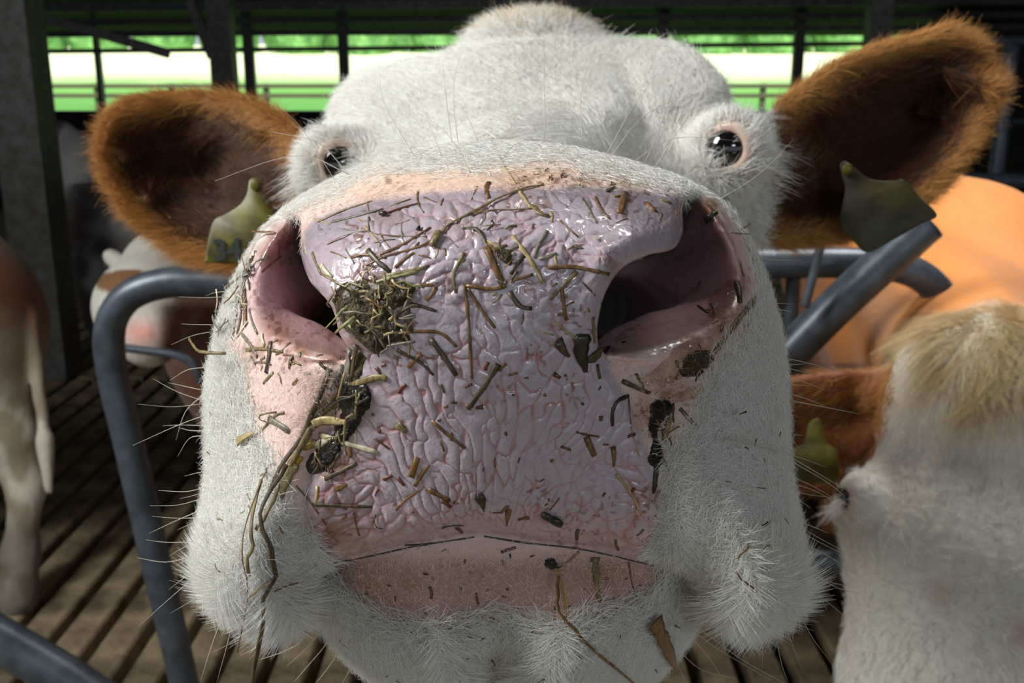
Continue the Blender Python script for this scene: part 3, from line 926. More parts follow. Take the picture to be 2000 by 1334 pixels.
# ---- materials
def M_skin():
    k = NT('cow_skin')
    a = k.n('ShaderNodeAttribute', attribute_name='pigment')
    w = k.n('ShaderNodeAttribute', attribute_name='wet')
    nz = k.noise(420, 4)
    mx = k.n('ShaderNodeMix', data_type='RGBA', blend_type='MULTIPLY')
    mx.inputs[0].default_value = .35
    rp = k.ramp(nz.outputs['Fac'], [(.3, (.72, .66, .66)), (.62, (1, 1, 1))])
    k.l(a.outputs['Color'], mx.inputs[6]); k.l(rp.outputs[0], mx.inputs[7])
    k.l(mx.outputs[2], k.b.inputs['Base Color'])
    n2 = k.noise(150, 2)
    mr = k.n('ShaderNodeMapRange')
    mr.inputs['From Min'].default_value = .35; mr.inputs['From Max'].default_value = .65
    mr.inputs['To Min'].default_value = .13; mr.inputs['To Max'].default_value = .30
    k.l(n2.outputs['Fac'], mr.inputs['Value'])
    m2 = k.n('ShaderNodeMix', data_type='FLOAT')
    m2.inputs[2].default_value = .62
    k.l(w.outputs['Fac'], m2.inputs[0]); k.l(mr.outputs[0], m2.inputs[3])
    k.l(m2.outputs[0], k.b.inputs['Roughness'])
    cw = k.n('ShaderNodeMath', operation='MULTIPLY'); cw.inputs[1].default_value = .9
    k.l(w.outputs['Fac'], cw.inputs[0]); k.l(cw.outputs[0], k.b.inputs['Coat Weight'])
    k.b.inputs['Coat Roughness'].default_value = .07
    k.b.inputs['Subsurface Weight'].default_value = .12
    k.b.inputs['Subsurface Radius'].default_value = (.006, .002, .0015)
    k.b.inputs['Subsurface Scale'].default_value = .5
    n3 = k.noise(900, 3)
    n4 = k.noise(260, 2)
    ad = k.n('ShaderNodeMath', operation='ADD')
    k.l(n3.outputs['Fac'], ad.inputs[0]); k.l(n4.outputs['Fac'], ad.inputs[1])
    k.bump(ad.outputs[0], .35, .0006)
    return k.m
MAT_SKIN = M_skin()
COW = link('cow', me, MAT_SKIN)
COW.location = COW_AT
tag(COW, 'cow with wet pink nose pushed up to the camera, white face, brown ears', 'cow')
BVH = BVHTree.FromPolygons([tuple(p) for p in V_COW[:]], [tuple(q) for q in QUADS], epsilon=0.0)
CAMPOS = Vector((0, 0, CH))

def hit(px, py):
    d = (P(px, py, 1.0) - CAMPOS).normalized()
    r = BVH.ray_cast(CAMPOS, d, 1.2)
    return (r[0], r[1]) if r[0] is not None else (None, None)

# ---- fur: hair curves that grow out of the skin
def hair_mat(name, c1, c2, rough=.45):
    k = NT(name)
    hi = k.n('ShaderNodeHairInfo')
    r = k.ramp(hi.outputs['Random'], [(0, c1), (1, c2)])
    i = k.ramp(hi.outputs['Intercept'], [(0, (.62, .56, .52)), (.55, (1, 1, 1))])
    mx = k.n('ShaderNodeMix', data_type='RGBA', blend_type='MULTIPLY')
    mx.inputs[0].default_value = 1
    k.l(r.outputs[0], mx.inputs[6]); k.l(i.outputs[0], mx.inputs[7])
    k.l(mx.outputs[2], k.b.inputs['Base Color'])
    k.set(Roughness=rough)
    k.b.inputs['Specular IOR Level'].default_value = .35
    return k.m
HAIR_WHITE = hair_mat('white_hair', srgb(226, 222, 213), srgb(253, 253, 249))
HAIR_PALE = hair_mat('pale_stubble', srgb(238, 216, 200), srgb(250, 236, 224))
HAIR_BROWN = hair_mat('brown_hair', srgb(156, 102, 50), srgb(224, 168, 94))
HAIR_DARK = hair_mat('dark_brown_hair', srgb(58, 34, 22), srgb(108, 66, 36))

NPT = 5
def curves_obj(name, base, pts, r0, mat, parent, label=None):
    """pts: N x NPT x 3 world positions"""
    n = len(pts)
    hc = bpy.data.hair_curves.new(name)
    hc.add_curves([pts.shape[1]] * n)
    hc.position_data.foreach_set('vector', (pts - np.array(parent.location)).astype(np.float32).ravel())
    a = hc.attributes.get('radius') or hc.attributes.new('radius', 'FLOAT', 'POINT')
    tap = np.linspace(1, .12, pts.shape[1])[None, :] * np.broadcast_to(np.asarray(r0), (n,))[:, None]
    a.data.foreach_set('value', tap.astype(np.float32).ravel())
    hc.materials.append(mat)
    o = bpy.data.objects.new(name, hc)
    COL.objects.link(o)
    o.parent = parent
    o.matrix_parent_inverse = Matrix.Translation(-parent.location)
    o.location = parent.location
    o['kind'] = 'stuff'
    if label: o['label'] = label
    return o

RNG = np.random.default_rng(7)
def grow(V, N, Q, dens, length, flow, lift, radius, name, mat, parent, jitter=.25, droop=.25, clump=0., label=None):
    """dens/length per quad; flow per vertex (world), all numpy"""
    n = RNG.poisson(np.clip(dens, 0, 8))
    qi = np.repeat(np.arange(len(Q)), n)
    if len(qi) == 0:
        return None
    q = Q[qi]
    a, b = RNG.random(len(q))[:, None], RNG.random(len(q))[:, None]
    bil = lambda A: (A[q[:, 0]] * (1 - a) + A[q[:, 1]] * a) * (1 - b) + (A[q[:, 3]] * (1 - a) + A[q[:, 2]] * a) * b
    p, nn, fl = bil(V), bil(N), bil(flow)
    nn /= np.linalg.norm(nn, axis=1, keepdims=True) + 1e-9
    fl = fl + RNG.normal(0, jitter, fl.shape)
    fl -= (fl * nn).sum(1, keepdims=True) * nn
    fl /= np.linalg.norm(fl, axis=1, keepdims=True) + 1e-9
    L = (length[qi] * RNG.uniform(.6, 1.25, len(qi)))[:, None]
    lf = (lift if np.isscalar(lift) else lift[qi][:, None]) * RNG.uniform(.6, 1.4, (len(qi), 1))
    t = np.linspace(0, 1, NPT)[None, :, None]
    d0 = fl + nn * lf
    d0 /= np.linalg.norm(d0, axis=1, keepdims=True)
    side = np.cross(nn, fl) * RNG.normal(0, .18, (len(qi), 1))
    pts = (p - nn * .0004)[:, None, :] + d0[:, None, :] * L[:, None, :] * t + ((fl - nn * .35 * lf + side) * droop)[:, None, :] * L[:, None, :] * t ** 2
    pts[:, :, 2] -= (.10 * L * t[:, :, 0] ** 2)
    return curves_obj(name, None, pts, radius * RNG.uniform(.7, 1.3, len(pts)), mat, parent, label)

QC = lambda A: A[QUADS].mean(1)
qx, qy, qz = QC(PX), QC(PY), QC(CZ)
qn = QC(CN)
vis = (qn[:, 2] < .45)
furm = QC(np.where(NEAR, 1 - np.clip(np.maximum(pink_m, wet_m), 0, 1), 0)) * (QC(CZ) < .40)
furm *= (inn[QUADS].max(1) < -4)
# flow of the coat: away from the nose, backwards and a little down
cx0, cy0 = (940 - 1000) / F * .3, (667 - 720) / F * .3
flow_c = np.stack([(CX - cx0) * (1 - .75 * sstep(1120, 1200, PY) * ((PX > 610) & (PX < 1385))), (CY - cy0) * .8 - .012 - .09 * sstep(1050, 1180, PY), np.full_like(CX, .035)], -1)
flow_w = to_world(flow_c[:, 0], flow_c[:, 1], flow_c[:, 2]) - np.array([0, 0, CH])
below = sstep(1000, 1170, qy)
ln = .0058 + .0040 * below + .0024 * sstep(80, 0, np.minimum(np.abs(qx - 405), np.abs(qx - 1540)))
ln = ln * np.where(qy < 420, .75, 1) + .0035 * ((below > .5) & ((qx < 585) | (qx > 1400))) * sstep(1120, 1200, qy)
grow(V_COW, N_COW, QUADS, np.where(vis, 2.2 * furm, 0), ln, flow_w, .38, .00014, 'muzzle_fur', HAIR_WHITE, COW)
# sparse short hairs on the bare skin between
stub = QC(np.where(NEAR, pink_m * (1 - wet_m), 0)) * (inn[QUADS].max(1) < -10) * (QC(CZ) < .40)
grow(V_COW, N_COW, QUADS, np.where(vis, .30 * stub, 0), np.full(len(qx), .0030), flow_w, .35, .00009, 'lip_stubble', HAIR_PALE, COW)
# head
headm = (qz > .48) & (qz < .97) & ~(QC(ear_m) > .5) & (qn[:, 2] < .5)
for ex, ey in ((662, 318), (1423, 287)):
    headm &= (((qx - ex) / 40) ** 2 + ((qy - ey) / 46) ** 2) > 1
hx, hy = 990, 300
fl_h = np.stack([(PX - 1030) / 900, (300 - PY) / 700 + .25, np.full_like(PX, .6)], -1)
sw = sstep(.45, .7, fbm(PX / 170, PY / 120, 81))
fl_h[:, 0] += (fbm(PX / 150 + 4, PY / 130, 83) - .5) * 1.6
fl_h = to_world(fl_h[:, 0], fl_h[:, 1], fl_h[:, 2]) - np.array([0, 0, CH])
lnh = .013 + .014 * (qz > .74) * np.exp(-((qx - 1040) / 150) ** 2)
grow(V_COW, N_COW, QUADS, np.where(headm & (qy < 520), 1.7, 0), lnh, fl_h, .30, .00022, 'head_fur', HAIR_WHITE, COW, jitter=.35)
HAIR_SAND = hair_mat('sandy_hair', srgb(190, 160, 112), srgb(228, 208, 166))
pollm = headm & (qz > .70) & (qy < 66) & (np.abs(qx - 1045) < 125)
grow(V_COW, N_COW, QUADS, np.where(pollm, 1.6, 0), np.full(len(qx), .024), fl_h, .35, .00024, 'poll_fur', HAIR_SAND, COW, jitter=.4, label='sandy fur on top of the head')
# ears: fur swept out to the tip, longer along the folds
earm = (QC(ear_m) > .5) & (qz < .95)
fe = np.stack([np.where(PX < 1000, -1., 1.), np.where(PX < 1000, .05, .45) + (fbm(PX / 90, PY / 60, 85) - .5) * 1.2, np.full_like(PX, -.1)], -1)
fe = to_world(fe[:, 0], fe[:, 1], fe[:, 2]) - np.array([0, 0, CH])
qe = QC(dE)
grow(V_COW, N_COW, QUADS, np.where(earm & (qe < 40), 1.6, 0), .011 + .006 * RNG.random(len(qx)), fe, .45, .00020, 'ear_fur', HAIR_BROWN, COW, jitter=.4, label='light brown fur along the ear rims')
grow(V_COW, N_COW, QUADS, np.where(earm & (qe >= 34), .75, 0), .015 + .010 * RNG.random(len(qx)), fe, .5, .00020, 'inner_ear_fur', HAIR_DARK, COW, jitter=.5, label='dark brown fur inside the ears')
# long pale lashes at the outer corners of the eyes
def tuft(c, direc, n, spread, L, rad):
    b = np.array([P(c[0] + RNG.normal(0, spread[0]), c[1] + RNG.normal(0, spread[1]), c[2] + RNG.normal(0, .004)) for _ in range(n)])
    d = np.array([P(c[0] + direc[0], c[1] + direc[1], c[2]) - P(c[0], c[1], c[2]) for _ in range(n)])
    d /= np.linalg.norm(d, axis=1, keepdims=True)
    d += RNG.normal(0, .22, d.shape)
    t = np.linspace(0, 1, NPT)[None, :, None]
    return b[:, None, :] + d[:, None, :] * t * (L * RNG.uniform(.5, 1.2, (n, 1, 1))) - np.array([0, 0, .15 * L])[None, None, :] * t ** 2
lash = np.concatenate([tuft((606, 335, .62), (-60, 26), 170, (7, 22), .020, 0), tuft((1492, 312, .63), (60, 14), 150, (7, 22), .018, 0),
                       tuft((1466, 380, .68), (60, 40), 60, (8, 36), .018, 0), tuft((640, 270, .60), (-30, -20), 80, (14, 14), .008, 0),
                       tuft((1455, 262, .60), (30, -20), 80, (14, 14), .008, 0)])
curves_obj('eyelashes', None, lash, .00016, HAIR_WHITE, COW)
# ---------------------------------------------------------------- eyes, ear tags, whiskers
def uv_sphere(name, r, seg=24, rings=14):
    v = [(0, 0, r)]
    for i in range(1, rings):
        a = math.pi * i / rings
        for j in range(seg):
            b = 2 * math.pi * j / seg
            v.append((r * math.sin(a) * math.cos(b), r * math.sin(a) * math.sin(b), r * math.cos(a)))
    v.append((0, 0, -r))
    f = [(0, 1 + j, 1 + (j + 1) % seg) for j in range(seg)]
    for i in range(rings - 2):
        for j in range(seg):
            a, b = 1 + i * seg + j, 1 + i * seg + (j + 1) % seg
            f.append((a, a + seg, b + seg, b))
    n = len(v) - 1
    f += [(n, n - seg + (j + 1) % seg, n - seg + j) for j in range(seg)]
    return mesh_np(name, v, f)

MAT_EYE = M_plain('dark_eye', srgb(16, 14, 18), .06, coat=1.0)
MAT_IRIS = M_plain('blue_brown_iris', srgb(44, 36, 52), .2, coat=1.0, nscale=500, namt=.4)
for ex, ey, ez in ((664, 320, .6205), (1420, 289, .6205)):
    c = P(ex, ey, ez)
    e = link('eyeball', uv_sphere('eyeball', .0142), MAT_EYE, COW)
    e.location = c
    e.location = Vector(c) 
    e['label'] = 'dark glossy eyeball'

MAT_TAG = M_plain('yellow_ear_tag', srgb(104, 98, 22), .5, nscale=60, c2=srgb(66, 54, 20))
MAT_TAG2 = M_plain('muddy_shaded_ear_tag', srgb(66, 60, 22), .55, nscale=45, c2=srgb(34, 28, 18))  # mud, with the shade on this tag mixed into the colour
MAT_INK = M_plain('dark_print', srgb(24, 34, 28), .6)
def tag_mesh(name, pts, z0, zs, th):
    """a thin moulded plate, rounded corners; z0 depth, zs depth slope per pixel in y"""
    q = catmull(pts, len(pts) * 6, True)
    n = len(q)
    v = []
    ctr = q.mean(0)
    for s, dz in ((.97, 0), (1, th * .3), (1, th * .7), (.97, th)):
        for p in q:
            r = ctr + (p - ctr) * s
            v.append(P(r[0], r[1], z0 + zs * (r[1] - ctr[1]) + dz))
    f = [tuple(reversed(range(n))), tuple(range(3 * n, 4 * n))]
    for k in range(3):
        for i in range(n):
            a, b = k * n + i, k * n + (i + 1) % n
            f.append((a, b, b + n, a + n))
    return mesh_np(name, v, f)
tl = [(487, 352), (500, 347), (514, 354), (522, 395), (545, 425), (566, 436), (566, 470), (560, 512), (500, 516), (410, 513), (401, 505), (408, 460), (418, 430), (440, 418), (468, 400), (482, 378)]
TL = link('ear_tag', tag_mesh('ear_tag', tl, .742, .00001, .0025), MAT_TAG, COW)
TL['label'] = 'yellow plastic ear tag marked 34'
tr = [(1640, 322), (1652, 316), (1672, 330), (1700, 350), (1742, 354), (1766, 352), (1798, 386), (1830, 420), (1800, 437), (1745, 468), (1694, 493), (1665, 468), (1640, 440), (1645, 400), (1650, 370), (1645, 345)]
TR = link('ear_tag', tag_mesh('ear_tag', tr, .738, -.00002, .0025), MAT_TAG2, COW)
TR['label'] = 'muddy olive plastic ear tag, colour darkened for shade'
def pin(parent, px, py, z):
    o = link('tag_pin', uv_sphere('tag_pin', .0042, 12, 8), MAT_TAG, parent)
    o.matrix_parent_inverse = Matrix.Identity(4)
    o.location = P(px, py, z)
    o.scale = (1, .5, 1)
pin(TL, 500, 362, .7405); pin(TR, 1655, 330, .7365)
fc = bpy.data.curves.new('printed_number', 'FONT')
fc.body = '34'
fc.size = .021
fc.extrude = .0003
fc.offset = .0006
fc.materials.append(MAT_INK)
_tmp = bpy.data.objects.new('printed_number_outline', fc)
COL.objects.link(_tmp)
bpy.context.view_layer.update()
_me = bpy.data.meshes.new_from_object(_tmp.evaluated_get(bpy.context.evaluated_depsgraph_get()))
bpy.data.objects.remove(_tmp)
_me.name = 'printed_number'
fo = bpy.data.objects.new('printed_number', _me)
COL.objects.link(fo)
fo.parent = TL
fo.location = P(416, 508, .7415)
fo.rotation_euler = (math.pi / 2 - PITCH, -math.radians(3), 0)

CROP = {'A': (400, 350, 3.3333), 'B': (650, 430, 2.8386), 'C': (430, 680, 4.4444), 'D': (450, 900, 3.073), 'E': (1150, 680, 4.17),
        'F': (1050, 350, 3.812), 'G': (650, 0, 2.857), 'H': (650, 867, 2.857), 'I': (0, 430, 2.8386), 'J': (0, 867, 2.857),
        'K': (1300, 867, 2.857), 'L': (1300, 430, 2.8386), 'M': (0, 0, 2.857), 'N': (1300, 0, 2.857), 'O': (0, 0, 1.0)}
def path(s):
    c = CROP[s[0]]
    v = [float(t) for t in s[1:].replace(',', ' ').split()]
    return [(c[0] + v[i] / c[2], c[1] + v[i + 1] / c[2]) for i in range(0, len(v), 2)]

def zdepth(p):
    return float(to_cam(np.array(p))[2])

def tube_mesh(name, pts, rad, sides=6, flat=1.0, normals=None, twist=0.):
    """tapered tube through world points; flat < 1 squashes it along the given normals"""
    pts = np.asarray(pts, float)
    n = len(pts)
    tan = np.gradient(pts, axis=0)
    tan /= np.linalg.norm(tan, axis=1, keepdims=True) + 1e-12
    if normals is None:
        up = np.array([0.3, -1.0, .2])
        normals = np.tile(up, (n, 1))
    nn = normals - (normals * tan).sum(1, keepdims=True) * tan
    nn /= np.linalg.norm(nn, axis=1, keepdims=True) + 1e-12
    bb = np.cross(tan, nn)
    v, f = [], []
    for i in range(n):
        for k in range(sides):
            a = 2 * math.pi * k / sides + twist * i
            v.append(pts[i] + rad[i] * (math.cos(a) * bb[i] + flat * math.sin(a) * nn[i]))
    for i in range(n - 1):
        for k in range(sides):
            a, b = i * sides + k, i * sides + (k + 1) % sides
            f.append((a, a + sides, b + sides, b))
    f.append(tuple(range(sides)))
    f.append(tuple(reversed(range((n - 1) * sides, n * sides))))
    return mesh_np(name, v, f)

WHISK = """I1250,425 1120,430 990,425|I1190,580 1090,580 1005,575|I1190,615 1070,640 950,690|I1160,815 1040,830 940,890|I1130,945 1020,920 930,900
I1150,1010 980,950 850,880|I1150,1015 960,1035 765,1020|I1140,960 1030,1060 975,1220|I1140,1080 980,1140 735,1250|I1140,1140 1010,1136 900,1140
I1140,1195 1050,1210 985,1310|I1130,1170 1050,1165 990,1150|I1250,395 1190,402 1140,420|J1190,225 1050,265 885,260|J1170,290 1000,340 835,345
J1140,410 1000,415 850,405|J1120,370 980,430 830,500|J1100,545 940,550 810,535|J1100,545 1020,580 945,625|J1095,620 930,660 765,635|J1090,620 1040,645 985,680
J1090,700 1010,760 940,815|J1100,730 950,860 770,1020|J1160,810 1060,880 950,945|J1230,990 1170,1160 1120,1320|J1300,990 1260,1150 1210,1330|J1410,1010 1415,1080 1430,1140
J1500,1020 1350,1085 1190,1160|J1550,1100 1450,1130 1340,1180|J1720,1000 1640,1090 1570,1175|J1700,1100 1580,1160 1450,1205|J1790,1050 1700,1150 1600,1240
J1500,760 1470,830 1420,915|J1850,580 1840,670 1825,755|J1530,650 1480,720 1430,780|J1200,150 1110,160 1030,180|J1180,250 1090,285 1005,305|J1130,440 1060,450 990,480
J1830,1110 1700,1260 1640,1330|J1880,1180 1800,1290 1760,1334|J1960,1250 1930,1300 1910,1334
K500,0 700,60 900,130|K660,50 860,170 1030,270|K670,80 880,200 1000,290|K680,210 850,270 1030,380|K690,260 810,285 930,300|K740,430 830,465 910,500
K760,470 920,560 1080,640|K770,500 900,570 1090,660|K780,560 950,650 1090,750|K770,690 920,770 1090,805|K780,700 950,800 1085,835|K740,760 900,880 1050,1005
K710,840 800,1050 930,1230|K640,940 700,1100 760,1260|K600,950 640,1200 680,1320|K540,980 640,995 730,1005|K150,1000 420,1200 660,1334|K150,1040 300,1150 590,1320
K60,1140 200,1260 400,1310|K190,200 250,245 300,305|K250,190 450,265 620,330|K110,500 170,640 215,745|K720,300 770,330 810,360|K700,180 850,250 960,320|K130,1060 260,1220 330,1334|K20,1180 80,1260 110,1334
K560,960 545,1100 540,1250|K330,990 330,1080 310,1160|K430,1000 500,1130 530,1200|K740,740 830,790 900,930
L510,215 640,222 760,220|L600,460 660,462 720,465|L610,495 660,500 700,510|L670,765 820,800 1000,850|L670,800 730,800 780,795|L670,820 760,840 840,860|L670,885 760,895 890,945
L680,960 780,990 880,1030|L690,1000 900,1040 1080,1075|L230,1035 350,1080 480,1190|L300,1210 550,1250 700,1310|L680,910 740,915 790,918|L660,1180 720,1190 770,1195|L680,1040 700,1100 720,1180
M1870,1010 1700,740 1560,590|M1940,970 1780,800 1520,735|M1960,985 1750,880 1550,885 1200,1010|N310,1105 470,1010 600,900 715,775|N130,960 185,910 240,865
G1695,890 1850,790 2000,765 2300,790|G770,970 700,830 600,710 490,640|G610,880 550,720 490,565|G700,800 675,600 680,430 720,285|G1000,780 980,620 900,410|G1185,780 1180,470 1180,200
G810,800 770,690 690,540|G660,760 630,520 610,310|G1400,800 1380,620 1400,450 1475,240|G1535,850 1650,640 1800,420|G1570,850 1700,680 1850,580 2000,520|G1750,905 1850,640 1900,480 1945,310
G1815,915 1900,770 2000,640|G460,880 370,730 280,560 255,370|G590,900 520,860 400,800 260,795|G950,880 990,830 1040,790|G1255,870 1310,820 1375,760
D400,300 410,250 460,205|D405,440 407,400 410,360|D470,555 478,520 490,485|D610,345 630,300 645,260|D300,470 270,530 245,580|E960,478 1100,520 1250,630|E1020,740 1150,745 1250,760|E890,1070 1000,1150 1070,1230|E590,1330 630,1250 615,1160"""
MAT_WHISK = M_plain('whisker', srgb(196, 188, 170), .35)
_r = random.Random(4)
def base_hit(px, py):
    for t in np.linspace(0, .5, 60):
        x, y = px + (950 - px) * t, py + (720 - py) * t
        h, nn = hit(x, y)
        if h is not None and zdepth(h) < .43:
            return h, nn
    return None, None
for s in WHISK.replace('\n', '|').split('|'):
    p = catmull(path(s), 9)
    h, nn = base_hit(*p[0])
    if h is None:
        continue
    z0 = zdepth(h)
    n = len(p)
    dz = _r.uniform(-.002, .016)
    pts = [P(p[i][0], p[i][1], z0 + dz * (i / (n - 1)) ** 1.3) for i in range(n)]
    pts[0] = h - nn * .0005
    w0 = _r.uniform(1.2, 2.0)
    rad = [w0 * z0 / F * .5 * (1 - .72 * (i / (n - 1)) ** 1.5) for i in range(n)]
    link('whisker', tube_mesh('whisker', pts, rad, 5), MAT_WHISK, COW)

# ---------------------------------------------------------------- straw and chewed hay stuck to the nose
def M_straw(name, c, c2, rough=.5):
    k = NT(name)
    tc = k.n('ShaderNodeTexCoord')
    mp = k.n('ShaderNodeMapping')
    mp.inputs['Scale'].default_value = (700, 700, 160)
    nz = k.n('ShaderNodeTexNoise')
    nz.inputs['Scale'].default_value = 1
    nz.inputs['Detail'].default_value = 3
    k.l(tc.outputs['Object'], mp.inputs[0]); k.l(mp.outputs[0], nz.inputs['Vector'])
    k.l(k.ramp(nz.outputs['Fac'], [(.32, c2), (.66, c)]).outputs[0], k.b.inputs['Base Color'])
    k.set(Roughness=rough)
    k.b.inputs['Coat Weight'].default_value = .22
    k.b.inputs['Coat Roughness'].default_value = .2
    k.bump(nz.outputs['Fac'], .5, .0004)
    return k.m
ST = {'k': M_straw('black_wet_straw', srgb(58, 50, 34), srgb(22, 18, 13), .42), 'd': M_straw('dark_straw', srgb(96, 78, 52), srgb(48, 38, 26)),
      'b': M_straw('brown_straw', srgb(136, 98, 52), srgb(78, 52, 26)), 'o': M_straw('olive_straw', srgb(142, 124, 80), srgb(86, 72, 42)),
      't': M_straw('tan_straw', srgb(196, 174, 122), srgb(150, 126, 80)), 'g': M_straw('grey_straw', srgb(140, 132, 116), srgb(86, 78, 66)),
      'n': M_straw('green_straw', srgb(156, 156, 100), srgb(108, 106, 60)), 'w': M_straw('pale_straw', srgb(226, 216, 184), srgb(186, 172, 132)),
      'y': M_straw('yellow_straw', srgb(176, 150, 50), srgb(130, 104, 34)), 'r': M_straw('reddish_straw', srgb(120, 66, 36), srgb(74, 38, 22))}
CNAME = {'k': 'black', 'd': 'dark', 'b': 'brown', 'o': 'olive', 't': 'tan', 'g': 'grey', 'n': 'green', 'w': 'pale', 'y': 'yellow', 'r': 'reddish'}

def lay(p, n, lift):
    """drape a picture path over the cow, taut across hollows; the free end hangs at the last depth"""
    q = catmull(p, n)
    z, nn = [], []
    for x, y in q:
        h, m = hit(x, y)
        d = zdepth(h) if h is not None else None
        if d is not None and d > .43: d = None
        z.append(d); nn.append(np.array(m) if d is not None else None)
    last = next((d for d in z if d is not None), None)
    if last is None:
        return None, None
    ln_ = next(m for m in nn if m is not None)
    for i in range(n):
        if z[i] is None: z[i], nn[i] = last, ln_
        else: last, ln_ = z[i], nn[i]
    z = np.array(z)
    for _ in range(30):
        a = z.copy()
        a[1:-1] = np.minimum(z[1:-1], .5 * (z[:-2] + z[2:]))
        z = a
    nn = np.array(nn)
    nn = np.where((nn[:, 1] > 0)[:, None], -nn, nn)
    pts = np.array([P(q[i][0], q[i][1], z[i]) for i in range(n)]) + nn * lift
    return pts, nn

def stalk(s, w, c, label=None, group=None, name='straw', taper=.7, flat=.36, lift=0., bulge=None, jag=0.):
    p = path(s) if isinstance(s, str) else s
    L = sum(math.dist(p[i], p[i + 1]) for i in range(len(p) - 1))
    n = max(4, min(26, int(L / 9)))
    r = w / F * .31 * .5
    mid = p[len(p) // 2]
    furry = max(0., min(1., -float(samp(D_PINK, np.array([mid[0]]), np.array([mid[1]]))[0]) / 25))
    pts, nn = lay(p, n, r * flat * .7 + lift + .0052 * furry)
    if pts is None:
        return None
    t = np.linspace(0, 1, n)
    rad = r * (1 - (1 - taper) * t) * (1 + .12 * np.sin(t * 17 + L))
    if bulge:
        rad = rad + bulge / F * .31 * .5 * np.exp(-((t - .5) / .28) ** 2)
    if jag:
        rad = rad * (1 + jag * np.array([_r.uniform(-1, 1) for _ in t]))
    o = pts.mean(0)
    me = tube_mesh(name, pts - o, rad, 6, flat, nn)
    ob = link(name, me, ST[c])
    ob.location = o
    tag(ob, label, 'straw' if name == 'straw' else name.replace('_', ' '), group)
    return ob

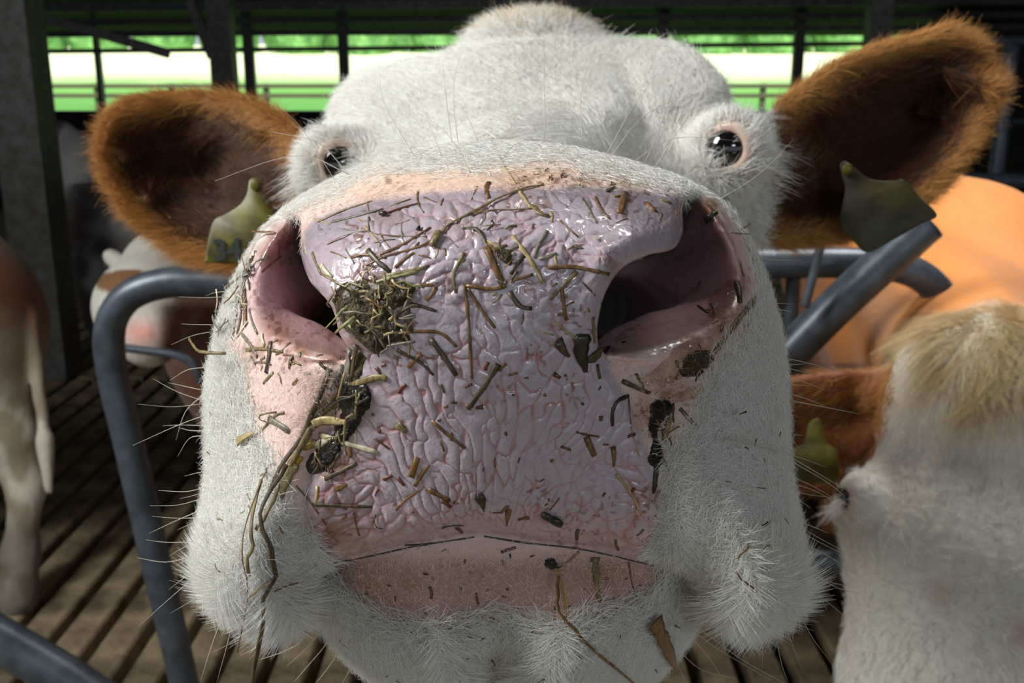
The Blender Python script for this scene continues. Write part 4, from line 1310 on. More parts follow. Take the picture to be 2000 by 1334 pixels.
TRACED = [
 ('A830,280 1000,240 1160,195', 9, 'g', 'pale grey flat straw blade lying across the upper left of the nose'),
 ('A740,280 900,205 1090,145', 8, 'o', 'olive straw just above the flat grey blade on the nose'),
 ('A1170,228 1280,190 1390,160', 8, 'r', 'reddish brown straw to the right of the flat grey blade'),
 ('A1210,175 1280,150 1340,130', 5, 'o', 'short thin olive straw at the upper edge of the wet nose'),
 ('O856,462 880,437 925,414 970,389 1000,377 1031,366 1062,362', 8, 'o', 'long olive forked stalk running diagonally up the top of the nose'),
 ('O920,417 958,411 1000,410 1038,408', 6, 'o', 'straight side branch of the long olive stalk on the nose top'),
 ('A800,425 900,370 1050,335 1100,355 1250,370 1450,375', 4, 'o', 'thin bowed olive grass stem arching over the upper left nose'),
 ('A1000,260 1080,350 1130,410 1140,440', 4, 't', 'thin tan thread of straw crossing the bowed olive stem'),
 ('A1060,460 1120,530 1210,605', 11, 'd', 'thick dark stub of stalk sticking up from the left clump'),
 ('A1140,490 1280,430 1470,315', 7, 'b', 'brown straw slanting up from the left clump to the nose top'),
 ('A955,510 1050,490 1180,515', 6, 'b', 'brown straw lying level above the left clump'),
 ('A1030,570 1180,500 1400,440 1500,375', 6, 'b', 'long brown straw below the slanting one, above the left clump'),
 ('A1240,575 1300,520 1360,480', 7, 'b', 'short curved brown straw right of the thick dark stub'),
 ('A960,745 1150,660 1390,600', 9, 'n', 'bright greenish stem across the top of the left clump'),
 ('A1170,632 1300,605 1460,570', 9, 'o', 'olive straw poking out right from the top of the left clump'),
 ('A1360,690 1430,688 1490,695', 7, 'b', 'short brown straw pointing right from the left clump'),
 ('A1500,700 1490,740 1440,790', 9, 'b', 'bent brown scrap below the straw pointing right of the clump'),
 ('A1330,770 1280,850 1230,930', 9, 'd', 'dark straw slanting down on the right side of the left clump'),
 ('A1330,810 1420,830 1510,860', 7, 'd', 'dark straw running right from the middle of the left clump'),
 ('A1320,840 1325,920 1350,1000', 11, 'd', 'short thick upright dark straw at the right end of the clump'),
 ('A1350,990 1530,1000 1640,1090', 7, 'b', 'bent brown straw with its elbow over the middle of the nose'),
 ('A1470,1040 1560,1160 1640,1280', 11, 'd', 'straight thick dark stalk slanting down left of the nose centre'),
 ('A1410,1135 1325,1225', 11, 'b', 'short stubby brown stalk crossing a thin dark one'),
 ('A1250,1110 1400,1190 1490,1275', 7, 'd', 'thin dark straw under the short stubby brown stalk'),
 ('A1690,690 1715,900 1740,1300', 7, 'b', 'long thin upright brown straw near the middle of the nose'),
 ('A1710,710 1800,850 1890,970', 7, 'b', 'brown straw leaning right from the top of the long upright one'),
 ('A1700,690 1850,715 1950,705', 8, 'b', 'short level brown straw joining the top of the long upright one'),
 ('A1690,480 1620,620 1635,740', 7, 'o', 'bent olive straw like a bracket on the upper middle of the nose'),
 ('A760,560 790,600 830,640', 10, 'w', 'whitish scrap of straw at the rim of the left nostril'),
 ('A700,480 730,560 760,620', 7, 'o', 'olive straw hanging over the left nostril rim'),
 ('A180,1040 205,900 215,770', 13, 'g', 'broad grey straw splinter on the left edge of the muzzle'),
 ('A215,1010 235,900 240,760', 10, 'd', 'dark straw pressed beside the broad grey splinter'),
 ('A265,960 262,820 255,690', 12, 'b', 'brown straw on the inner side of the left edge bundle'),
 ('A145,715 220,660 305,620', 11, 'g', 'grey straw crossing the upper end of the left edge bundle'),
 ('A310,560 270,640 240,720', 12, 'd', 'dark clinging straw above the left edge bundle'),
 ('A245,1010 300,1080 345,1160', 9, 'g', 'grey straw slanting below the left edge bundle'),
 ('A290,850 310,930 345,1010', 7, 'g', 'thin grey straw on the pink skin right of the left edge bundle'),
 ('A432,1060 420,1160 402,1260', 15, 'd', 'thick dark stub hanging on the left cheek below the nostril'),
 ('A270,1112 380,1105 500,1125', 8, 'o', 'olive straw lying level above the thick dark stub'),
 ('A372,1010 378,1050 392,1085', 11, 'w', 'small whitish chip beside the thick dark stub'),
 ('A0,1055 30,1100 80,1140 240,1143', 9, 'o', 'curved olive twig crossing the fur on the left edge of the muzzle'),
 ('A310,342 380,345 440,345 500,372', 6, 'b', 'brown straw at the upper end of the left nostril fold'),
 ('A370,605 440,545 500,500', 6, 'b', 'thin brown straw inside the upper left nostril'),
 ('A725,1152 820,1135 920,1120', 6, 'o', 'olive straw just under the left nostril'),
 ('A735,1180 760,1210 795,1240', 8, 'd', 'dark scrap under the left nostril beside an olive straw'),
 ('A1010,832 1100,815 1190,812', 20, 'g', 'flat grey leaf strip across the middle of the left clump', 'leaf_strip'),
 ('A1080,745 1100,735 1125,715', 12, 'w', 'small curled whitish flake on the left clump'),
 ('C1130,0 1120,140 1100,280', 22, 'g', 'thick grey fibrous stem running down from the left clump'),
 ('C1185,-30 1165,120 1140,280', 14, 'd', 'dark stem beside the thick grey fibrous one'),
 ('C1075,60 1040,220 970,360', 10, 'g', 'thin grey stem splitting off left from the fibrous one'),
 ('C1110,350 1270,275 1400,250 1450,270', 16, 'o', 'broad olive straw with a frayed end pointing right'),
 ('C780,555 900,480 1030,400', 12, 'o', 'straight olive straw left of the dark lower clump'),
 ('C810,645 920,620 1040,635 1180,648', 22, 't', 'dry tan husk on the dark lower clump', 'husk'),
 ('C860,752 1100,825 1370,905', 13, 'w', 'straight pale straw sticking out right of the lower clump'),
 ('C430,610 520,665 600,720', 16, 'g', 'short stout grey straw on the left cheek'),
 ('C0,990 170,830 330,740 480,590 560,560', 7, 'o', 'long thin twig reaching over the left cheek fur'),
 ('C200,815 270,765 345,735', 20, 't', 'tan leaf flake on the thin twig over the left cheek', 'leaf_flake'),
 ('C400,640 340,615 360,575 490,555', 5, 'o', 'tiny curled tendril beside the thin twig'),
 ('C960,180 880,380 790,590 720,760 560,980 470,1150 390,1333', 12, 'd', 'long dark stem hanging from the left nostril to the lip'),
 ('C1030,470 870,580 700,860 620,1000 520,1230 470,1360', 14, 'o', 'long olive stem hanging beside the dark one down to the lip'),
 ('C660,1000 580,1150 520,1300', 20, 'o', 'broad wet olive blade at the end of the hanging stems'),
 ('C910,1135 1050,1070 1185,1000', 10, 'd', 'dark straw slanting up at the lower left of the wet nose'),
 ('C1660,1115 1685,1030 1715,945', 13, 'b', 'short fat brown straw left of the lower middle of the nose'),
 ('C1690,1195 1750,1100 1815,1010', 8, 'b', 'thin brown straw right beside the short fat one'),
 ('C1540,1120 1570,1160 1600,1190', 8, 'r', 'tiny reddish bit below the short fat brown straw'),
 ('C1420,1140 1460,1120 1495,1105', 9, 'r', 'tiny reddish straw left of the short fat brown one'),
 ('C1810,1225 1900,1270 1990,1325', 13, 'b', 'brown straw slanting down at the lower middle of the nose'),
 ('C1540,650 1580,690 1630,730', 18, 'o', 'flat olive flake on the middle left of the nose', 'leaf_flake'),
 ('C1335,780 1400,825 1470,875', 6, 'r', 'thin reddish straw left of the middle of the nose'),
 ('C1170,660 1182,780 1185,910', 3, 't', 'hair-thin upright straw crossing the straight pale one'),
 ('C1120,840 1128,900 1135,950', 10, 'b', 'short brown stub below the straight pale straw'),
 ('C1010,1220 1060,1195 1115,1185', 14, 'b', 'small blunt brown flake at the lower left of the nose', 'leaf_flake'),
 ('C830,840 890,815 960,795', 22, 'w', 'pale cream husk under the straight pale straw', 'husk'),
 ('C720,860 780,845 830,800', 16, 'y', 'yellow shred left of the cream husk'),
 ('C655,1000 680,970 705,935', 16, 'y', 'yellow shred lower on the hanging stems'),
 ('D380,0 290,200 240,330 215,520 225,640 220,760 220,870 190,1030 165,1150 155,1250 145,1340', 10, 'd', 'longest dark strand dangling below the left lip into the air'),
 ('D300,40 240,190 190,330 145,480 140,600 145,720 120,870 80,1060', 4, 'b', 'hair-thin brown strand dangling left of the longest one'),
 ('D265,120 210,320 185,450 150,600', 10, 'o', 'olive strand ending on the left lip fur'),
 ('D330,130 270,300 200,420', 9, 'o', 'second olive strand merging with the hanging bundle on the lip'),
 ('D500,262 680,270 850,275', 9, 'd', 'long level dark straw low on the left of the nose'),
 ('D522,150 517,210 510,270', 8, 't', 'short upright tan straw above the level dark one'),
 ('D395,150 470,235 575,385', 4, 'b', 'thin brown stem slanting across the left lip corner'),
 ('D150,740 210,670 260,610', 6, 't', 'short pale straw on the lower left lip fur'),
 ('D245,705 290,695 340,680', 5, 'b', 'thin brown straw on the lower left lip fur'),
 ('D590,600 540,630 490,652', 10, 'k', 'black strand in the left corner of the lip line'),
 ('D740,310 755,390 775,450', 5, 'b', 'thin bent brown straw at the lower left of the nose'),
 ('D865,320 868,390 915,410', 4, 'd', 'tiny hooked dark straw at the lower left of the nose'),
 ('B1000,90 1090,215 1170,350', 9, 't', 'straight tan straw slanting down right of the nose middle'),
 ('B1190,60 1140,140 1115,210', 8, 'g', 'greyish straw upright right of the straight tan one'),
 ('B1060,200 1020,250 985,300', 9, 'd', 'short dark straw left of the straight tan one'),
 ('B1145,215 1190,205 1240,185', 8, 'g', 'short grey straw under the greyish upright one'),
 ('B1195,262 1350,262 1530,300', 9, 'b', 'long brown straw reaching to the right nostril rim'),
 ('B1355,285 1290,350 1205,440', 9, 'o', 'olive straw slanting under the one at the right nostril rim'),
 ('B1270,380 1280,470 1295,555', 8, 'b', 'upright brown straw left of the right nostril'),
 ('B1380,340 1420,380 1455,420', 4, 'd', 'hair-thin dark straw beside the right nostril rim'),
 ('B980,400 1040,480 1105,490', 10, 'd', 'bent dark straw in the upper middle of the nose'),
 ('B850,150 900,260 950,380', 14, 'b', 'thick brown stem at the top middle of the nose'),
 ('B870,172 915,155 965,140', 7, 'o', 'thin olive straw across the thick brown stem'),
 ('B940,203 975,192 1008,185', 11, 'w', 'small whitish straw chip beside the thick brown stem'),
 ('B720,45 800,50 840,110 870,170', 8, 'd', 'curved dark stalk above the thick brown stem'),
 ('B985,340 1050,320 1110,300', 7, 'b', 'brown straw right of the foot of the thick brown stem'),
 ('B917,795 840,920 750,1045', 12, 'd', 'straight dark straw leaning right in the middle of the nose'),
 ('B545,1110 640,1190 735,1265', 8, 'b', 'straight brown straw below the middle left of the nose'),
 ('B1240,665 1270,710 1312,755', 18, 'd', 'dark pointed flake left of the right nostril', 'leaf_flake'),
 ('B1385,630 1375,730 1400,835', 30, 'k', 'large dark wet leaf at the lower end of the right nostril', 'leaf_flake'),
 ('B1510,700 1440,760 1385,780', 24, 'd', 'dark folded leaf under the right nostril rim', 'leaf_flake'),
 ('B1230,560 1300,620 1375,680', 5, 't', 'thin tan straw leading to the large dark leaf'),
 ('B1440,540 1445,600 1450,680', 9, 'o', 'olive scrap above the large dark leaf'),
 ('B1465,800 1472,840 1480,880', 8, 'd', 'short dark straw below the large dark leaf'),
 ('B1405,1200 1425,1250 1450,1305', 12, 'b', 'short brown straw at the lower right of the nose'),
 ('B1350,1175 1410,1190 1475,1200', 5, 'r', 'thin reddish straw above the short brown one at the lower right'),
 ('B1600,890 1680,925 1760,960', 10, 'd', 'dark straw on the top of the right black clump'),
 ('B1680,850 1710,900 1730,950', 6, 'b', 'thin brown straw rising from the right black clump'),
 ('B1640,975 1580,1000 1550,1060 1550,1140', 9, 'k', 'black curled stem left of the right black clump'),
 ('B1640,990 1645,1060 1652,1130', 5, 'b', 'thin straw hanging inside the curl of the black stem'),
 ('B1870,1085 1850,1160 1832,1240', 13, 'o', 'olive straw on the right side of the black clump'),
 ('E552,940 540,1060 530,1180', 14, 'k', 'black tail of straw hanging from the right black clump'),
 ('E570,880 620,940 680,1015', 8, 'd', 'dark straw pointing right below the black clump'),
 ('E740,490 810,570 882,642', 9, 'd', 'dark straw slanting right on the right cheek'),
 ('E340,640 375,760 410,880', 4, 't', 'hair-thin tan straw left of the black clump'),
 ('E220,1025 300,1120 370,1230 430,1360', 6, 't', 'curved tan stem low on the right side of the nose'),
 ('E195,805 205,880 198,965', 13, 'b', 'blunt brown flake at the right of the nose', 'leaf_flake'),
 ('F1620,890 1500,1040 1390,1190 1310,1290', 14, 'o', 'long dark olive stem in the wet below the right nostril'),
 ('F1505,615 1515,670 1532,725', 11, 'o', 'short olive straw at the outer rim of the right nostril'),
 ('F1482,765 1500,840 1505,920', 13, 'd', 'dark upright scrap in the wet patch of the right nostril'),
 ('F330,140 390,240 440,330', 6, 'g', 'thin grey straw on the upper right of the nose'),
 ('F430,130 470,220 540,300', 6, 'b', 'thin brown straw right of the thin grey one'),
 ('F655,105 630,180 610,255', 16, 'b', 'broad brown straw piece on the upper right of the nose'),
 ('F565,130 610,125 650,120', 9, 'o', 'olive crosspiece on the broad brown piece'),
 ('F510,95 540,78 575,60', 10, 'd', 'small dark straw near the top right edge of the nose'),
 ('F910,150 950,168 990,180', 12, 'o', 'small olive straw near the top right corner of the nose'),
 ('F820,185 845,215 875,245', 14, 'b', 'small wet brown piece left of the right nostril fold'),
 ('F170,310 230,370 300,430', 5, 'b', 'thin brown straw slanting right of the top middle'),
 ('F1440,400 1500,405 1580,410', 4, 'o', 'thin straw sticking out of the right fur edge'),
 ('F1500,385 1535,365 1572,335', 4, 'o', 'second thin straw sticking up at the right fur edge'),
 ('G885,785 950,910 1020,1030', 6, 't', 'tan straw standing up over the top of the muzzle'),
 ('G1030,1050 1070,1110 1110,1165', 9, 't', 'tan straw at the foot of the one standing up'),
 ('G870,1020 855,1060 870,1110', 10, 'b', 'brown clinging scrap at the top middle edge'),
 ('G1115,1150 1150,1190 1200,1210', 16, 'o', 'wet olive scrap at the end of the straight branch'),
 ('H535,255 590,285 650,315', 10, 'd', 'thick dark straw above the middle of the lip'),
 ('H350,370 410,310 480,260', 5, 'b', 'thin brown straw left above the middle of the lip'),
 ('H820,275 830,320 848,372', 18, 'k', 'black flake above the middle of the lip', 'leaf_flake'),
 ('H1180,385 1200,400 1225,410', 18, 'k', 'black round crumb on the lower right of the nose', 'seed'),
 ('H1230,410 1255,425 1280,440', 18, 'k', 'second black crumb right beside the round one', 'seed'),
 ('H1265,300 1240,335 1210,370', 4, 'b', 'hair-thin brown straw above the black crumbs'),
 ('H985,360 978,405 970,450', 12, 'b', 'upright brown flake above the lip line', 'leaf_flake'),
 ('H610,470 660,455 730,455', 6, 'd', 'small bowed dark straw just above the lip line'),
 ('H845,515 1060,550 1400,590 1790,680', 4, 'k', 'dark strand drawn as the shaded fold along the right half of the lip line'),  # the lip-line strands paint the shade of the lip crease
 ('H400,565 550,555 790,520', 4, 'k', 'dark strand drawn as the shaded fold along the left half of the lip line'),
 ('O604,1110 650,1100 720,1087 800,1069 835,1064', 4, 'k', 'dark strand added as the shaded lip fold near its left corner'),  # added to carry the dark shaded crease into the corner
 ('H1375,600 1320,650 1260,695', 6, 'o', 'olive stem leaving the lip line to the right of centre'),
 ('H1250,690 1265,860 1330,980 1420,1085 1550,1190 1715,1330', 7, 'b', 'long brown stem hanging from the lip across the chin'),
 ('H1245,690 1290,850 1305,1000', 5, 'y', 'thin yellowish stem beside the long one on the chin'),
 ('H1465,630 1470,760 1488,885', 15, 'o', 'jagged olive leaf hanging from the right of the lip', 'leaf_strip'),
 ('H1650,660 1670,780 1710,890 1760,960', 4, 'd', 'thin stem holding the ragged brown leaf on the chin'),
 ('H1730,940 1790,1060 1865,1220', 34, 'b', 'ragged wide brown leaf on the right of the chin', 'leaf_strip'),
 ('H940,603 980,590 1022,577', 8, 'd', 'short dark straw on the pink lower lip'),
 ('H800,830 805,865 812,897', 6, 'd', 'tiny upright dark bit on the lower lip'),
 ('H540,795 552,830 548,862', 8, 'd', 'tiny dark bit on the left of the lower lip'),
 ('K195,1115 290,1170 390,1225', 10, 'y', 'yellow straw hanging in the chin whiskers on the right'),
 ('K430,655 460,710 480,750', 5, 'r', 'reddish straw in the fur of the right lip'),
 ('O1395,418 1388,425 1384,432', 16, 'k', 'black seed at the top of the right nostril', 'seed'),
 ('A1180,238 1165,236 1145,240', 12, 'k', 'black seed beside the reddish straw on the nose top', 'seed'),
 ('A1410,325 1400,326 1385,327', 10, 'k', 'small black seed under the bowed olive stem', 'seed'),
 ('A1525,365 1505,410 1490,450', 16, 'o', 'olive seed head at the lower end of the long forked stalk', 'seed'),
]
for t in TRACED:
    nm = t[4] if len(t) > 4 else 'straw'
    big = nm in ('leaf_flake', 'leaf_strip', 'husk', 'seed')
    stalk(t[0], t[1], t[2], t[3], None, nm, .25 if nm in ('leaf_flake', 'leaf_strip', 'husk') else .8,
          {'leaf_flake': .14, 'leaf_strip': .12, 'husk': .25, 'seed': .7}.get(nm, .38), .0004 if big else 0.,
          t[1] * .25 if big else None, .3 if nm in ('leaf_strip', 'leaf_flake') else 0.)

# mash: thick chewed pulp patches lying on the skin
MAT_MASH = M_plain('wet_chewed_pulp', srgb(132, 112, 70), .5, nscale=380, c2=srgb(56, 44, 28), bump=.9, bscale=900, coat=.15)
MAT_MASHK = M_plain('black_chewed_pulp', srgb(62, 52, 36), .36, nscale=420, c2=srgb(20, 17, 12), bump=.9, bscale=900, coat=.3)
def mash(pts, h, mat, label, seed):
    q = np.array(pts, float)
    x0, y0 = q.min(0) - 6; x1, y1 = q.max(0) + 6
    st = 5.0
    gx, gy = np.meshgrid(np.arange(x0, x1, st), np.arange(y0, y1, st))
    d = sd_poly(pts, 90, True, True, gx, gy) + (fbm(gx / 14, gy / 14, seed) - .5) * 16
    idx = -np.ones(gx.shape, int); v = []
    zz = np.full(gx.shape, np.nan)
    for j in range(gx.shape[0]):
        for i in range(gx.shape[1]):
            if d[j, i] > -st * 1.2:
                hh, nn = hit(gx[j, i], gy[j, i])
                if hh is None or zdepth(hh) > .375: continue
                zz[j, i] = zdepth(hh)
    zm = np.nanmedian(zz)
    for j in range(gx.shape[0]):
        for i in range(gx.shape[1]):
            if np.isnan(zz[j, i]): continue
            e = sstep(-st, 22, d[j, i])
            bump = h * e * (.45 + .9 * fbm(gx[j, i] / 9, gy[j, i] / 9, seed + 3)) - .0012 * (1 - sstep(-st, 4, d[j, i]))
            idx[j, i] = len(v)
            v.append(P(gx[j, i], gy[j, i], min(zz[j, i], zm + .02) - bump))
    f = []
    for j in range(gx.shape[0] - 1):
        for i in range(gx.shape[1] - 1):
            c = (idx[j, i], idx[j + 1, i], idx[j + 1, i + 1], idx[j, i + 1])
            if min(c) >= 0: f.append(c)
    v = np.array(v); o = v.mean(0)
    ob = link('hay_clump', mesh_np('hay_clump', v - o, f), mat)
    ob.location = o
    tag(ob, label, 'hay clump')
    return ob
mash([(652, 570), (690, 548), (760, 545), (812, 556), (800, 590), (760, 610), (790, 640), (800, 668), (770, 672), (735, 690), (700, 670), (672, 640), (655, 605)], .0022, MAT_MASH,
     'clump of chewed olive hay at the inner edge of the left nostril', 101)
mash([(690, 690), (712, 690), (706, 730), (690, 750), (676, 745)], .0025, MAT_MASH, 'narrow clump of pulp between the two hay clumps on the left', 103)
mash([(660, 755), (700, 745), (728, 770), (722, 800), (700, 830), (690, 850), (672, 870), (650, 905), (610, 925), (596, 900), (620, 870), (650, 850), (664, 810)], .0026, MAT_MASHK,
     'black wet clump of hay hanging lower left of the nose', 105)
mash([(1278, 780), (1318, 790), (1310, 812), (1290, 830), (1288, 860), (1300, 890), (1284, 912), (1268, 905), (1270, 860), (1266, 820)], .0030, MAT_MASHK,
     'black wet clump of hay below the right nostril', 107)
mash([(975, 485), (1000, 490), (998, 515), (980, 512), (968, 500)], .0020, MAT_MASH, 'small clump of hay crumbs at the top middle of the nose', 109)
mash([(1062, 1090), (1085, 1092), (1090, 1108), (1070, 1112)], .0025, MAT_MASHK, 'small dark lump stuck under the lip right of centre', 111)
mash([(1345, 690), (1385, 680), (1395, 700), (1370, 730), (1340, 740), (1325, 725)], .0015, MAT_MASH, 'flat brown smear of pulp in the wet below the right nostril', 113)
mash([(478, 480), (500, 470), (500, 500), (484, 530), (470, 550), (462, 530)], .0025, MAT_MASH, 'crusty pulp on the left nostril outer edge', 115)

def scatter(poly, n, lr, wr, cols, label, group, seed, name='straw', ang=None):
    r = random.Random(seed)
    xs = [p[0] for p in poly]; ys = [p[1] for p in poly]
    k = tries = 0
    while k < n and tries < n * 30:
        tries += 1
        x, y = r.uniform(min(xs), max(xs)), r.uniform(min(ys), max(ys))
        if float(sd_poly(poly, 40, True, True, np.array([[x]]), np.array([[y]]))[0, 0]) < 0: continue
        a = r.uniform(0, math.pi) if ang is None else r.gauss(ang, .5)
        L = r.uniform(*lr)
        b = r.gauss(0, .07) * L
        vy = 'upper' if y < .5 * (min(ys) + max(ys)) else 'lower'; vx = 'left' if x < .5 * (min(xs) + max(xs)) else 'right'
        cc = r.choice(cols)
        lab = CNAME[cc] + ' ' + label + ', its ' + vy + ' ' + vx + ' part'
        p = [(x - math.cos(a) * L / 2, y - math.sin(a) * L / 2), (x - math.sin(a) * b, y + math.cos(a) * b), (x + math.cos(a) * L / 2, y + math.sin(a) * L / 2)]
        if stalk(p, r.uniform(*wr), cc, lab, group, name, .7, .4, r.uniform(0, .0028) if 'clump' in group else 0.) is not None:
            k += 1
scatter([(650, 560), (700, 545), (800, 550), (810, 600), (800, 670), (740, 690), (690, 670), (655, 620)], 70, (22, 70), (3, 7), 'bodgontoo',
        'chopped hay stalk in the clump at the left nostril', 'chopped stalks in the left nostril clump', 11)
scatter([(660, 750), (725, 770), (700, 840), (650, 905), (600, 920), (620, 870), (660, 820)], 26, (18, 60), (3, 7), 'kdobod',
        'chopped stalk in the black lower left clump', 'chopped stalks in the lower left clump', 13, ang=1.9)
scatter([(1270, 780), (1320, 790), (1300, 900), (1270, 910)], 12, (14, 40), (3, 6), 'kkdb',
        'chopped stalk in the black clump below the right nostril', 'chopped stalks in the right clump', 15, ang=1.4)
scatter([(940, 440), (1010, 470), (1000, 560), (950, 520)], 12, (14, 40), (3, 6), 'bodgt',
        'chopped stalk in the small top middle clump', 'chopped stalks at the top middle clump', 16)
scatter([(445, 560), (500, 470), (500, 560), (470, 680), (440, 690)], 14, (18, 55), (3, 8), 'gdgbw',
        'chopped stalk on the left nostril outer edge', 'chopped stalks in the left edge clump', 17, ang=1.8)
scatter([(620, 420), (760, 390), (960, 380), (960, 500), (800, 520), (640, 520)], 26, (12, 44), (2, 5), 'botbg',
        'stray thin straw on the upper left wet nose', 'stray straws on the upper left nose', 19)
scatter([(700, 720), (950, 700), (1180, 720), (1270, 950), (1260, 1080), (940, 1040), (640, 1080), (630, 920)], 56, (5, 22), (4, 9), 'brbdr',
        'chaff fleck on the lower wet nose', 'chaff flecks on the lower nose', 21, 'chaff_fleck')
scatter([(1000, 400), (1330, 400), (1180, 540), (1160, 680), (960, 640)], 20, (8, 26), (3, 6), 'bobt',
        'chaff fleck on the upper right wet nose', 'chaff flecks on the upper right nose', 23, 'chaff_fleck')
scatter([(650, 1110), (940, 1070), (1340, 1140), (1200, 1230), (800, 1220)], 34, (4, 13), (3, 7), 'dkbd',
        'chaff fleck on the pink lower lip', 'chaff flecks on the lower lip', 25, 'chaff_fleck')
scatter([(500, 640), (620, 700), (660, 770), (560, 760), (490, 700)], 18, (8, 30), (4, 8), 'bogb',
        'chaff fleck on the cheek under the left nostril', 'chaff flecks under the left nostril', 27, 'chaff_fleck')
scatter([(1340, 560), (1460, 560), (1420, 700), (1320, 760)], 12, (8, 26), (4, 8), 'bkob',
        'chaff fleck in the wet outer right nostril', 'chaff flecks in the right nostril', 29, 'chaff_fleck')
scatter([(1020, 335), (1200, 330), (1340, 380), (1200, 365), (1010, 362)], 30, (4, 12), (2, 5), 'dbd',
        'crumb of dirt along the top edge of the nose', 'crumbs along the top of the nose', 31, 'chaff_fleck')
scatter([(430, 760), (560, 960), (560, 1150), (420, 1120)], 10, (6, 16), (2, 5), 'dbo',
        'chaff fleck in the fur of the left lip', 'chaff flecks in the left lip fur', 33, 'chaff_fleck')
scatter([(1420, 760), (1510, 800), (1530, 1120), (1400, 1080)], 12, (6, 18), (2, 5), 'dbo',
        'chaff fleck in the fur of the right lip', 'chaff flecks in the right lip fur', 35, 'chaff_fleck')
scatter([(680, 1220), (1000, 1220), (1300, 1200), (1240, 1320), (740, 1310)], 16, (6, 18), (2, 5), 'dbd',
        'chaff fleck in the fur of the chin', 'chaff flecks in the chin fur', 37, 'chaff_fleck')

# clear wet slime pooled beside the right nostril and under the left one
k_ = NT('clear_slime')
gl = k_.n('ShaderNodeBsdfGlossy'); gl.inputs['Roughness'].default_value = .05
tr_n = k_.n('ShaderNodeBsdfTransparent'); tr_n.inputs[0].default_value = (.95, .90, .84, 1)
fr = k_.n('ShaderNodeFresnel'); fr.inputs[0].default_value = 1.45
fm = k_.n('ShaderNodeMath', operation='MULTIPLY_ADD'); fm.inputs[1].default_value = .35; fm.inputs[2].default_value = .06
k_.l(fr.outputs[0], fm.inputs[0])
ms = k_.n('ShaderNodeMixShader')
k_.l(fm.outputs[0], ms.inputs[0]); k_.l(tr_n.outputs[0], ms.inputs[1]); k_.l(gl.outputs[0], ms.inputs[2])
k_.l(ms.outputs[0], k_.t.nodes['Material Output'].inputs['Surface'])
bm_ = k_.bump(k_.noise(210, 2).outputs['Fac'], 1.0, .012)
k_.l(bm_.outputs[0], gl.inputs['Normal']); pass
MAT_SLIME = k_.m
def slime(pts, h, label, seed):
    o = mash(pts, h, MAT_SLIME, label, seed)
    o.name = 'slime_film'
    o['category'] = 'slime'
slime([(1395, 570), (1430, 548), (1455, 560), (1450, 590), (1470, 610), (1440, 625), (1400, 625), (1380, 610)], .0034, 'clear shiny slime on the outer rim of the right nostril', 121)
slime([(1345, 655), (1390, 660), (1385, 690), (1350, 720), (1320, 745), (1270, 755), (1255, 735), (1300, 700)], .0030, 'clear shiny slime strings below the right nostril', 123)
slime([(1290, 765), (1330, 762), (1375, 748), (1380, 765), (1340, 785), (1300, 785)], .0026, 'narrow shiny slime streak above the right black clump', 125)
# ---------------------------------------------------------------- the other cows
def M_hide(name, rough=.7):
    k = NT(name)
    a = k.n('ShaderNodeAttribute', attribute_name='pigment')
    nz = k.noise(90, 4)
    mx = k.n('ShaderNodeMix', data_type='RGBA', blend_type='MULTIPLY')
    mx.inputs[0].default_value = .35
    rp = k.ramp(nz.outputs['Fac'], [(.3, (.6, .58, .55)), (.65, (1, 1, 1))])
    k.l(a.outputs['Color'], mx.inputs[6]); k.l(rp.outputs[0], mx.inputs[7])
    k.l(mx.outputs[2], k.b.inputs['Base Color'])
    k.set(Roughness=rough)
    k.b.inputs['Sheen Weight'].default_value = .15
    k.bump(nz.outputs['Fac'], .4, .004)
    return k.m
MAT_HIDE = M_hide('cow_hide')
def W(p):
    return np.array(P(*p[:3]))
def G(p, z=0.0):
    q = np.array(p, float); q[2] = z
    return q
def leg(top, foot_dx=0., foot_dy=0.):
    t = np.array(top, float)
    knee = np.array([t[0] + foot_dx * .4, t[1] + foot_dy * .4, t[2] * .45])
    foot = np.array([t[0] + foot_dx, t[1] + foot_dy, .02])
    return [(t, knee, .10, .055), (knee, foot, .05, .045)]
def other_cow(prims, cell, colour, label, extra=None, k=.05):
    """prims: (a, b, ra, rb) capsules in world metres; extra(f,x,y,z)->f"""
    pts = np.array([p for c in prims for p in (c[0], c[1])]); rm = max(max(c[2], c[3]) for c in prims) + .3
    def field(U, V, Wz):
        f = np.full(U.shape, 9.0)
        for a, b, ra, rb in prims:
            f = smin(f, capsule(U, V, Wz, a, b, ra, rb), min(k, .8 * min(ra, rb)))
        if extra: f = extra(f, U, V, Wz)
        return f, 1.0
    g, q = surface_nets(field, pts.min(0) - rm, pts.max(0) + rm, cell, None, 4)
    n = face_normals(g[:, 0], g[:, 1], g[:, 2], q)
    i = np.argmax(g[:, 2])
    if n[i, 2] < 0:
        q = q[:, ::-1].copy(); n = -n
    at = np.array([g[:, 0].mean(), g[:, 1].mean(), max(0., g[:, 2].min())])
    me = mesh_np('cow', g - at, q)
    c = to_cam(g)
    px, py = 1000 + F * c[:, 0] / c[:, 2], 667 - F * c[:, 1] / c[:, 2]
    col = colour(px, py, c[:, 2], g)
    a = me.attributes.new('pigment', 'FLOAT_COLOR', 'POINT')
    a.data.foreach_set('color', np.concatenate([col, np.ones((len(col), 1))], 1).astype(np.float32).ravel())
    o = link('cow', me, MAT_HIDE)
    o.location = at
    tag(o, label, 'cow')
    return o, g, n, q, px, py, c[:, 2]
def lerp(c1, c2, m):
    return np.asarray(c1) * (1 - m[:, None]) + np.asarray(c2) * m[:, None]
C_WHITE, C_DIRTY, C_RED, C_ORANGE = srgb(214, 208, 196), srgb(150, 136, 112), srgb(112, 58, 26), srgb(212, 132, 54)

